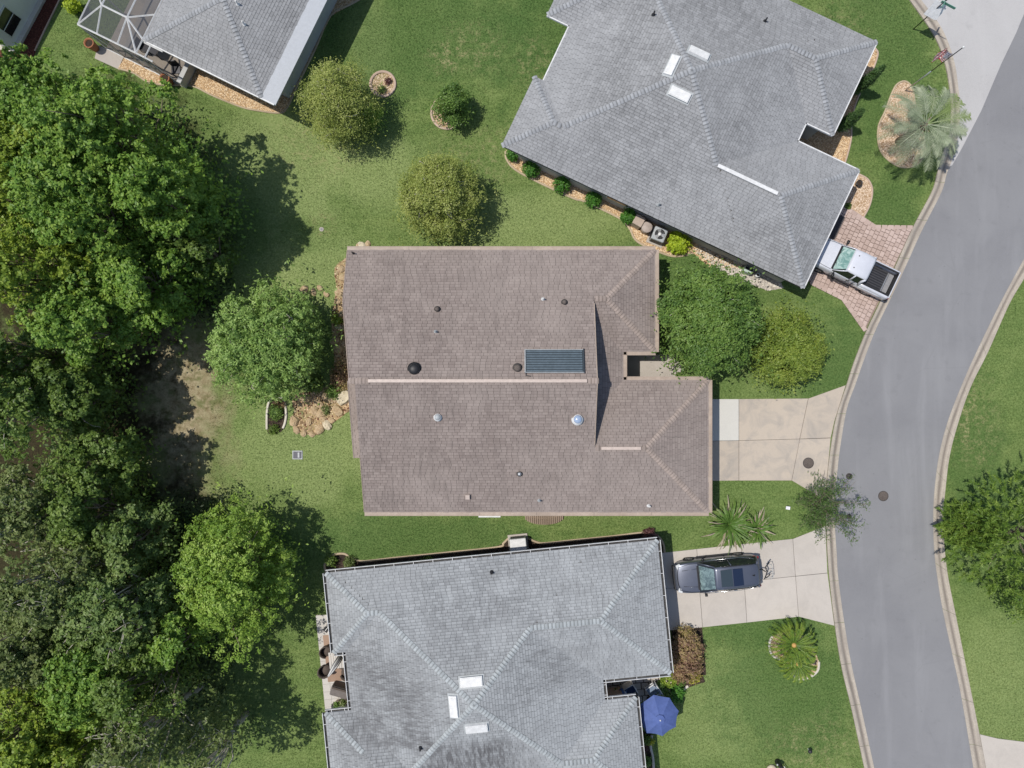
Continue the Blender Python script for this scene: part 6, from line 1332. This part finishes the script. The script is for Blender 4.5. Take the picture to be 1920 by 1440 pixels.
# things along the south wall of the brown house
x, y = P(918, 958, .8); o = empty('storage_bin', (x, -7.24, 0), 0, 'white rounded storage bin under the lower eave of the brown roof', 'bin'); MB().box((0, 0, .4), (1.24, .8, .8)).build('body', M['white'], o, bevel=.09); MB().box((0, 0, .82), (1.28, .84, .06)).build('lid', M['white'], o, bevel=.03)
x, y = P(943, 960, .5); o = empty('hose_reel', (x, -7.40, 0), 0, 'dark hose reel beside the white rounded storage bin', 'hose reel'); MB().lathe([(.2, -.1), (.2, -.08), (.1, -.07), (.1, .07), (.2, .08), (.2, .1)], 18).build('drum', M['black'], o, False, (0, 0, .3), (R(90), 0, 0)); MB().box((0, 0, .08), (.3, .25, .16)).build('stand', M['black'], o)
x0_, y0_ = P(985, 968); x1_, y1_ = P(1055, 968); DK = empty('slatted_step', ((x0_ + x1_) / 2, y0_ + .25, 0), 0, 'low slatted wooden step curving out below the brown roof', 'step')
for k in range(20):
    t = -1 + 2 * (k + .5) / 20; d_ = .30 + .42 * math.sqrt(max(0, 1 - t * t)); MB().box((t * 1.12, .2 - d_ / 2, .12), (.085, d_ + .4, .05)).build('slat', M['wood'], DK)
MB().ribbon(smooth_path([(-1.5, .1), (-1.1, -.16), (-.6, -.3), (0, -.34), (.6, -.28), (1.1, -.1)], 4), .07, 0, .10).build('edging', M['edging'], DK, True)

# blue parasol with table, and the courtyard seats
def brella(px, py, z, rpx, label):
    x, y = P(px, py, z + .3); o = empty('parasol', (x, y, 0), R(12), label, 'parasol'); r = rpx * (CAMH - z) / 1280.
    MB().tube([(0, 0, 0), (0, 0, z + .55)], .025, 8).build('pole', M['grey_metal'], o, True); MB().lathe([(.28, 0), (.28, .08), (.06, .14)], 18).build('base', M['dark_metal'], o, True); MB().lathe([(.04, 0), (.05, .03), (.03, .08), (.001, .1)], 10, (0, 0, z + .56)).build('finial', M['white'], o, True)
    for k in range(8):
        a0, a1 = k * R(45), (k + 1) * R(45); V = []; nn = 6
        for i in range(nn + 1):
            t = i / nn
            for j in range(5):
                s_ = j / 4; a = a0 + (a1 - a0) * s_; edge = math.cos(R(22.5)) / math.cos(a - (a0 + a1) / 2); rr = r * t * (edge * (1 - .03 * math.sin(math.pi * s_) * t)); V.append((rr * math.cos(a), rr * math.sin(a), z + .55 - .52 * t - .05 * math.sin(math.pi * s_) * t + .05 * math.sin(math.pi * t)))
        mb = MB(); mb.add(V, [(i * 5 + j, i * 5 + j + 1, i * 5 + j + 6, i * 5 + j + 5) for i in range(nn) for j in range(4)]); mb.build('panel', M['blue_cloth'], o, True)
        MB().tube([(.04 * math.cos(a0), .04 * math.sin(a0), z + .48), (r * .97 * math.cos(a0), r * .97 * math.sin(a0), z + .005)], .01, 5).build('rib', M['grey_metal'], o)
    for k in range(8):
        a0, a1 = k * R(45), (k + 1) * R(45); mb = MB(); mb.add([(0, 0, z + .60), (.28 * math.cos(a0), .28 * math.sin(a0), z + .525), (.28 * math.cos(a1), .28 * math.sin(a1), z + .525)], [(0, 1, 2)]); mb.build('vent_flap', M['blue_cloth'], o)
    return o
brella(1236, 1346, 1.95, 39.5, 'large blue octagonal parasol open beside the lower grey roof')
def chair(px, py, rz, seatm, label, z=.05, framem='white', group='courtyard chairs', w=.62):
    x, y = P(px, py, .4); o = empty('chair', (x, y, z), rz, label, 'chair', group); h = w / 2
    MB().box((0, 0, .42), (w * .86, w * .9, .12)).build('seat_cushion', M[seatm], o, bevel=.04); MB().box((-h - .02, 0, .68), (.10, w * .9, .5)).build('back_cushion', M[seatm], o, bevel=.04); MB().box((-h - .09, 0, .6), (.04, w, .7)).build('backrest', M[framem], o, bevel=.01)
    MB().box((0, 0, .34), (w, w, .04)).build('seat_frame', M[framem], o)
    for sx_ in (-1, 1):
        for sy_ in (-1, 1): MB().tube([(sx_ * h * .9, sy_ * h, 0), (sx_ * h * .85, sy_ * h, .62 if sx_ > 0 else .9)], .022, 6).build('leg', M[framem], o)
        MB().box((0, sx_ * h, .62), (w * .95, .06, .03)).build('armrest', M[framem], o, bevel=.01)
    return o
chair(1181, 1292, R(-60), 'navy_cloth', 'armchair with a navy cushion next to the round blue table')
chair(1222, 1293, R(-155 + 10), 'bluegrey_cloth', 'armchair with a blue grey cushion beside the green courtyard plants')
x, y = P(1167, 1298, .5); o = empty('side_table', (x, y, .05), 0, 'small round blue side table in the courtyard', 'table'); MB().lathe([(.25, .46), (.25, .50), (.24, .51), (.001, .51)], 22, caps=False).build('tabletop', plain('blue enamel', (.10, .17, .36), .4), o); MB().lathe([(.25, .46), (.001, .46)], 22, caps=False).build('underside', M['dark_metal'], o)
for k in range(3): MB().tube([(.2 * math.cos(k * 2.094), .2 * math.sin(k * 2.094), 0), (.15 * math.cos(k * 2.094), .15 * math.sin(k * 2.094), .46)], .015, 6).build('leg', M['dark_metal'], o)
cs = tag(empty('courtyard_paving'), 'brown stone paving of the shaded courtyard under the lower grey roof', None, None, 'structure')
cq = PP([(1128, 1268), (1215, 1262), (1225, 1312), (1190, 1318), (1130, 1322)]); sheet('paving_bed', cq, .014, M['bed_dark'], None, None, cs)
for i in range(9):
    for j in range(6):
        p = rot2(3.3 + .45 * i + (j % 2) * .15, -19.1 + .38 * j, TS)
        mb = MB(); mb.box((p[0], p[1], .035), (.42 * random.uniform(.9, 1), .35 * random.uniform(.9, 1), .045), TS + random.uniform(-.03, .03)); mb.build('flagstone', M['concrete_grey'], cs, bevel=.01)
# back patio of the lower grey house
bpat = tag(empty('patio'), 'cream tiled patio strip at the left side of the lower grey roof', None, None, 'structure')
MB().prism(PP([(592, 1153), (628, 1152), (680, 1338), (611, 1342)]), 0, .03).build('grout_bed', M['concrete_grey'], bpat)
A0, B0 = Vector(P(592.5, 1154)), Vector(P(611.5, 1340)); dv = (B0 - A0); ln_ = dv.length; dv.normalize(); pv = Vector((-dv.y, dv.x)); nt = 13
for i in range(nt):
    for j in range(4):
        c = A0 + dv * (ln_ * (i + .5) / nt) + pv * (.42 * (j + .5)); MB().box((c.x, c.y, .04), (ln_ / nt - .012, .408, .03), math.atan2(dv.y, dv.x)).build('tile', M['tile'], bpat)
rx_, ry_ = P(629, 1232); o = MB().box((0, 0, 0), (1.35, 2.75, .012)).build('rug', M['rug'], None, False, (rx_ + .1, ry_, .063), (0, 0, R(6.5))); tag(o, 'tan outdoor rug on the tiled patio', 'rug')
x, y = P(633, 1237, .75); PT = empty('patio_table', (x, y, .07), R(6), 'slatted cream patio table carrying the folded parasol', 'table')
for k in range(7): MB().box((-.42 + .14 * k, 0, .72), (.125, .95, .03)).build('slat', M['tile'], PT, bevel=.006)
for a in (-1, 1):
    for b in (-1, 1): MB().box((a * .4, b * .4, .35), (.05, .05, .7)).build('leg', M['grey_metal'], PT)
x, y = P(633, 1245, 1.3); PU = empty('folded_parasol', (x, y, .07), R(0), 'closed grey parasol tied above the patio table', 'parasol')
pb, pt_ = Vector((.15, .35, 1.25)), Vector((-.28, -.3, 2.15)); MB().tube([(.15, .35, 0), (.15, .35, 1.25)], .02, 8).build('pole', M['grey_metal'], PU, True)
for k in range(8):
    a = k * .785; q = Vector((math.cos(a), math.sin(a), 0)) * .12; MB().tube([pb + q, pb.lerp(pt_, .5) + q * 1.0, pt_ + q * .25], [.055, .045, .02], 6).build('fold', M['grey_cloth'] if k % 2 else M['offwhite'], PU, True)
def tub(px, py, rz, label):
    x, y = P(px, py, .6); o = empty('tub_chair', (x, y, .07), rz, label, 'chair', 'patio tub chairs'); V = []; n = 11
    for i in range(n):
        a = R(-115 + 230 * i / (n - 1)) + math.pi; hgt = .82 - .18 * (abs(i - 5) / 5) ** 2
        V += [(.33 * math.cos(a), .33 * math.sin(a), .38), (.37 * math.cos(a), .37 * math.sin(a), hgt), (.32 * math.cos(a), .32 * math.sin(a), hgt), (.28 * math.cos(a), .28 * math.sin(a), .40)]
    mb = MB(); mb.add(V, [(i * 4 + j, i * 4 + (j + 1) % 4, i * 4 + 4 + (j + 1) % 4, i * 4 + 4 + j) for i in range(n - 1) for j in range(4)] + [(3, 2, 1, 0), (n * 4 - 4, n * 4 - 3, n * 4 - 2, n * 4 - 1)]); mb.build('backrest', M['wicker'], o, True)
    MB().lathe([(.31, .36), (.31, .43), (.001, .45)], 18, caps=False).build('seat', M['wicker'], o, True)
    for k in range(4): MB().tube([(.22 * math.cos(.785 + k * 1.571), .22 * math.sin(.785 + k * 1.571), 0), (.24 * math.cos(.785 + k * 1.571), .24 * math.sin(.785 + k * 1.571), .37)], .02, 6).build('leg', M['dark_metal'], o)
tub(612, 1222, R(-30), 'brown tub chair above the patio table near the rug top'); tub(609, 1258, R(25), 'brown tub chair at the lawn side of the patio table'); tub(649, 1262, R(140), 'brown tub chair at the lower right of the patio table'); tub(641, 1241, R(185), 'brown tub chair tucked right of the folded parasol')
x, y = P(637, 1297, .7); o = empty('grill', (x, y, .06), R(-16), 'covered grey grill on the tiled patio', 'grill'); MB().box((0, 0, .4), (1.05, .55, .8)).build('cover', M['brown_cloth'], o, bevel=.07); MB().box((0, .2, .83), (.95, .12, .06)).build('cover_fold', M['wicker'], o, bevel=.03)
x, y = P(637, 1329, .5); o = empty('planter_stand', (x, y, .06), R(6), 'dark planter stand in the patio corner under the olive pots', 'stand'); MB().box((0, 0, .2), (1.0, .4, .4)).build('shelf', M['black'], o, bevel=.02); MB().box((.1, .0, .42), (.5, .3, .03)).build('tray', M['dark_metal'], o)
x, y = P(616, 1175, .5); FC = empty('folded_chair', (x, y, .05), R(50), 'folded striped chair leaning at the top of the tiled patio', 'chair')
for k in range(3): MB().box((0, -.1 + .1 * k, .45), (.7, .035, .06)).build('slat', M['dark_metal'] if k != 1 else M['offwhite'], FC)
MB().box((-.32, 0, .25), (.04, .3, .5)).build('leg', M['dark_metal'], FC); MB().box((.32, 0, .25), (.04, .3, .5)).build('leg', M['dark_metal'], FC)

# screen cage of the top left house: local frame of that house
CG = empty('screen_cage', (0, 0, 0), TW, 'white framed screen cage over the patio at the top left', 'screen enclosure'); ZC = 2.7
u0_, u1_, v0_, v1_ = -29.97, -26.42, 7.16, 12.6
def beam(a, b, w=.06, name='beam', par=None): return MB().tube([a, b], w, 4).build(name, M['white'], par or CG)
h1 = (-28.9, 8.6, ZC + .45); h2 = (-27.55, 8.6, ZC + .45); h1 = (-29.02, 8.62, ZC + .3); h2 = (-27.5, 8.9 - .28, ZC + .3)
cor = [(u0_, v0_, ZC), (u1_, v0_, ZC), (u1_, v1_, ZC), (u0_, v1_, ZC)]
for a, b in ((cor[0], cor[1]), (cor[1], (u1_, 9.5, ZC)), (cor[3], cor[0]), ((u1_, 9.5, ZC), (u1_ - .0, v1_, ZC)), (h1, h2), (h1, cor[0]), (h1, (u0_, 9.4, ZC)), (h1, (-28.8, v0_, ZC)), (h2, (-27.55, v0_, ZC)), (h2, cor[1]), (h2, (u1_, 8.0, ZC)), (h2, (u1_, 9.5, ZC)), (h1, (-29.0, 11, ZC + .3)), (h2, (-27.5, 11.0, ZC + .3))): beam(a, b, .05)
beam(cor[1], (-25.45, v0_, ZC - .1), .045); beam((-25.95, v0_, ZC - .1), (-25.95, 7.95, ZC - .1), .045); beam((u1_, 7.9, ZC - .1), (-25.2, 7.9, ZC - .1), .045)
for u in (u0_, -28.8, -27.55, u1_, -25.95): beam((u, v0_, 0), (u, v0_, ZC), .04, 'post')
for v in (9.4, 11.2): beam((u0_, v, 0), (u0_, v, ZC), .04, 'post')
beam((u0_, v0_ - .01, .02), (-24.95, v0_ - .01, .02), .05, 'sill'); beam((u0_, v0_, ZC - .1), (-28.8, v0_, .1), .022, 'brace'); beam((-27.55, v0_, ZC - .1), (-26.3, v0_, .1), .022, 'brace'); beam((-26.2, v0_, ZC - .2), (-25.0, v0_, .1), .022, 'brace')
def pane(pts):
    mb = MB(); mb.add(pts, [tuple(range(len(pts)))]); mb.build('screen_panel', M['screen'], CG)
pane([(u0_, v0_, .05), (-25.0, v0_, .05), (-25.4, v0_, ZC - .1), (u1_, v0_, ZC), (u0_, v0_, ZC)]); pane([(u0_, v0_, .05), (u0_, v0_, ZC), (u0_, v1_, ZC), (u0_, v1_, .05)])
pane([cor[0], (-28.8, v0_, ZC), h1]); pane([(-28.8, v0_, ZC), (-27.55, v0_, ZC), h2, h1]); pane([(-27.55, v0_, ZC), cor[1], h2]); pane([cor[1], (u1_, 9.5, ZC), h2]); pane([h1, h2, (-27.5, 11.0, ZC + .3), (-29.0, 11, ZC + .3)]); pane([h1, (u0_, 9.4, ZC), cor[0]]); pane([h1, (-29.0, 11, ZC + .3), (u0_, 11, ZC), (u0_, 9.4, ZC)]); pane([h2, (u1_, 9.5, ZC), (u1_, 11, ZC), (-27.5, 11, ZC + .3)])
sl = tag(empty('patio', (0, 0, 0), TW), 'tan slab floor inside the screen cage', None, None, 'structure'); MB().box2(u0_, -24.9, v0_ - .02, v1_, 0, .05).build('slab', M['concrete_tan'], sl); MB().box2(-29.1, -28.4, 7.3, 12, .05, .06).build('wet_strip', M['concrete_grey'], sl)
ps = tag(empty('path_slab'), 'square concrete slab outside the screen cage', None, None, 'structure'); MB().prism(PP([(184, 85), (233, 107), (222, 130), (178, 110)]), 0, .04).build('slab', M['concrete_grey'], ps, bevel=.01)
def cg(u, v): return rot2(u, v, TW)
x, y = cg(-27.1, 8.3); o = empty('patio_table', (x, y, .05), TW, 'dark table inside the screen cage', 'table'); MB().box((0, 0, .7), (.75, .75, .04)).build('tabletop', M['dark_metal'], o)
for a in (-1, 1):
    for b in (-1, 1): MB().box((a * .32, b * .32, .35), (.05, .05, .68)).build('leg', M['dark_metal'], o)
for (u, v, a, lab) in ((-27.75, 8.1, 0, 'dark metal chair left of the table in the screen cage'), (-26.75, 9.0, R(-110), 'dark metal chair above the table in the screen cage'), (-25.5, 7.75, R(-60), 'dark chair in the nook at the end of the screen cage')):
    x, y = cg(u, v); o = empty('chair', (x, y, .05), TW + a, lab, 'chair', 'chairs in the screen cage'); MB().box((0, 0, .43), (.5, .5, .05)).build('seat', M['dark_metal'], o); MB().box((-.25, 0, .72), (.05, .5, .5)).build('backrest', M['dark_metal'], o)
    for a_ in (-1, 1):
        for b_ in (-1, 1): MB().box((a_ * .22, b_ * .22, .2), (.035, .035, .42)).build('leg', M['dark_metal'], o)

# ================================================================== GRASS BLADES over the lawn in view
solid = [road_poly, side_poly] + ALLBEDS + [PP([(1300, 748), (1515, 747), (1585, 722), (1547, 940), (1484, 901), (1300, 902)]), PP([(1220, 1036), (1486, 1010), (1548, 985), (1564, 1174), (1497, 1156), (1222, 1186)]), pav, PP([(1836, 1376), (1870, 1384), (1930, 1392), (1930, 1450), (1850, 1450)]), [p for p in lkl] + [p for p in lkr][::-1], [p for p in rkr] + [p for p in rkl][::-1],
         [(-8.6, -6.5), (10.2, -6.5), (10.2, .2), (7.4, .5), (7.4, 6.9), (-8.6, 6.9)], PP([(592, 1153), (628, 1152), (680, 1338), (611, 1342)]), PP([(184, 85), (233, 107), (222, 130), (178, 110)])]
for th, rects in ((TNE, [(-5, 8, 12, 25.4), (0, 9.5, 20.3, 25.4), (0, 11.6, 12, 18.1), (-5.6, 0, 12, 15.2)]), (TS, [(-10, 2.8, -23, -9.8), (-5, 6.5, -16, -9.8), (-5, 4.5, -23, -18.2), (-10.6, -5, -13.2, -9.8)]), (TW, [(-30, -18.8, 7.2, 26)])):
    for a, b, c, d in rects: solid.append([rot2(*p, th) for p in ((a, c), (b, c), (b, d), (a, d))])
NG = 520000; gx = RG.uniform(-30.5, 30.5, NG); gy = RG.uniform(-23, 23, NG); ok = np.ones(NG, bool)
for s_ in solid: ok &= ~inpoly(gx, gy, s_)
for (px, py, rx, ry) in ((345, 660, 55, 60), (345, 830, 60, 95), (355, 740, 45, 90), (120, 760, 220, 220), (100, 1180, 220, 320), (100, 420, 230, 300)):
    x, y = P(px, py); ok &= ((gx - x) / (rx / 32)) ** 2 + ((gy - y) / (ry / 32)) ** 2 > RG.uniform(.5, 1.2, NG)
gx, gy = gx[ok], gy[ok]; n = len(gx); a = RG.uniform(0, 6.283, n); hgt = RG.uniform(.035, .075, n); lean = RG.uniform(.02, .07, n); w = RG.uniform(.008, .018, n)
V = np.zeros((n, 3, 3)); ca, sa = np.cos(a), np.sin(a)
V[:, 0, 0] = gx - sa * w; V[:, 0, 1] = gy + ca * w; V[:, 1, 0] = gx + sa * w; V[:, 1, 1] = gy - ca * w; V[:, 2, 0] = gx + ca * lean; V[:, 2, 1] = gy + sa * lean; V[:, 2, 2] = hgt
tag(link_mesh('grass', np_mesh('grass', V, 3, L['blade'])), 'short mown grass blades covering the lawns', 'grass', None, 'stuff')
tri = sum(len(o.data.loop_triangles) if o.data.loop_triangles else sum(1 for _ in o.data.polygons) for o in SC.objects if o.type == 'MESH' and len(o.data.polygons) < 100)
print('objects', len(SC.objects), 'blades', n)
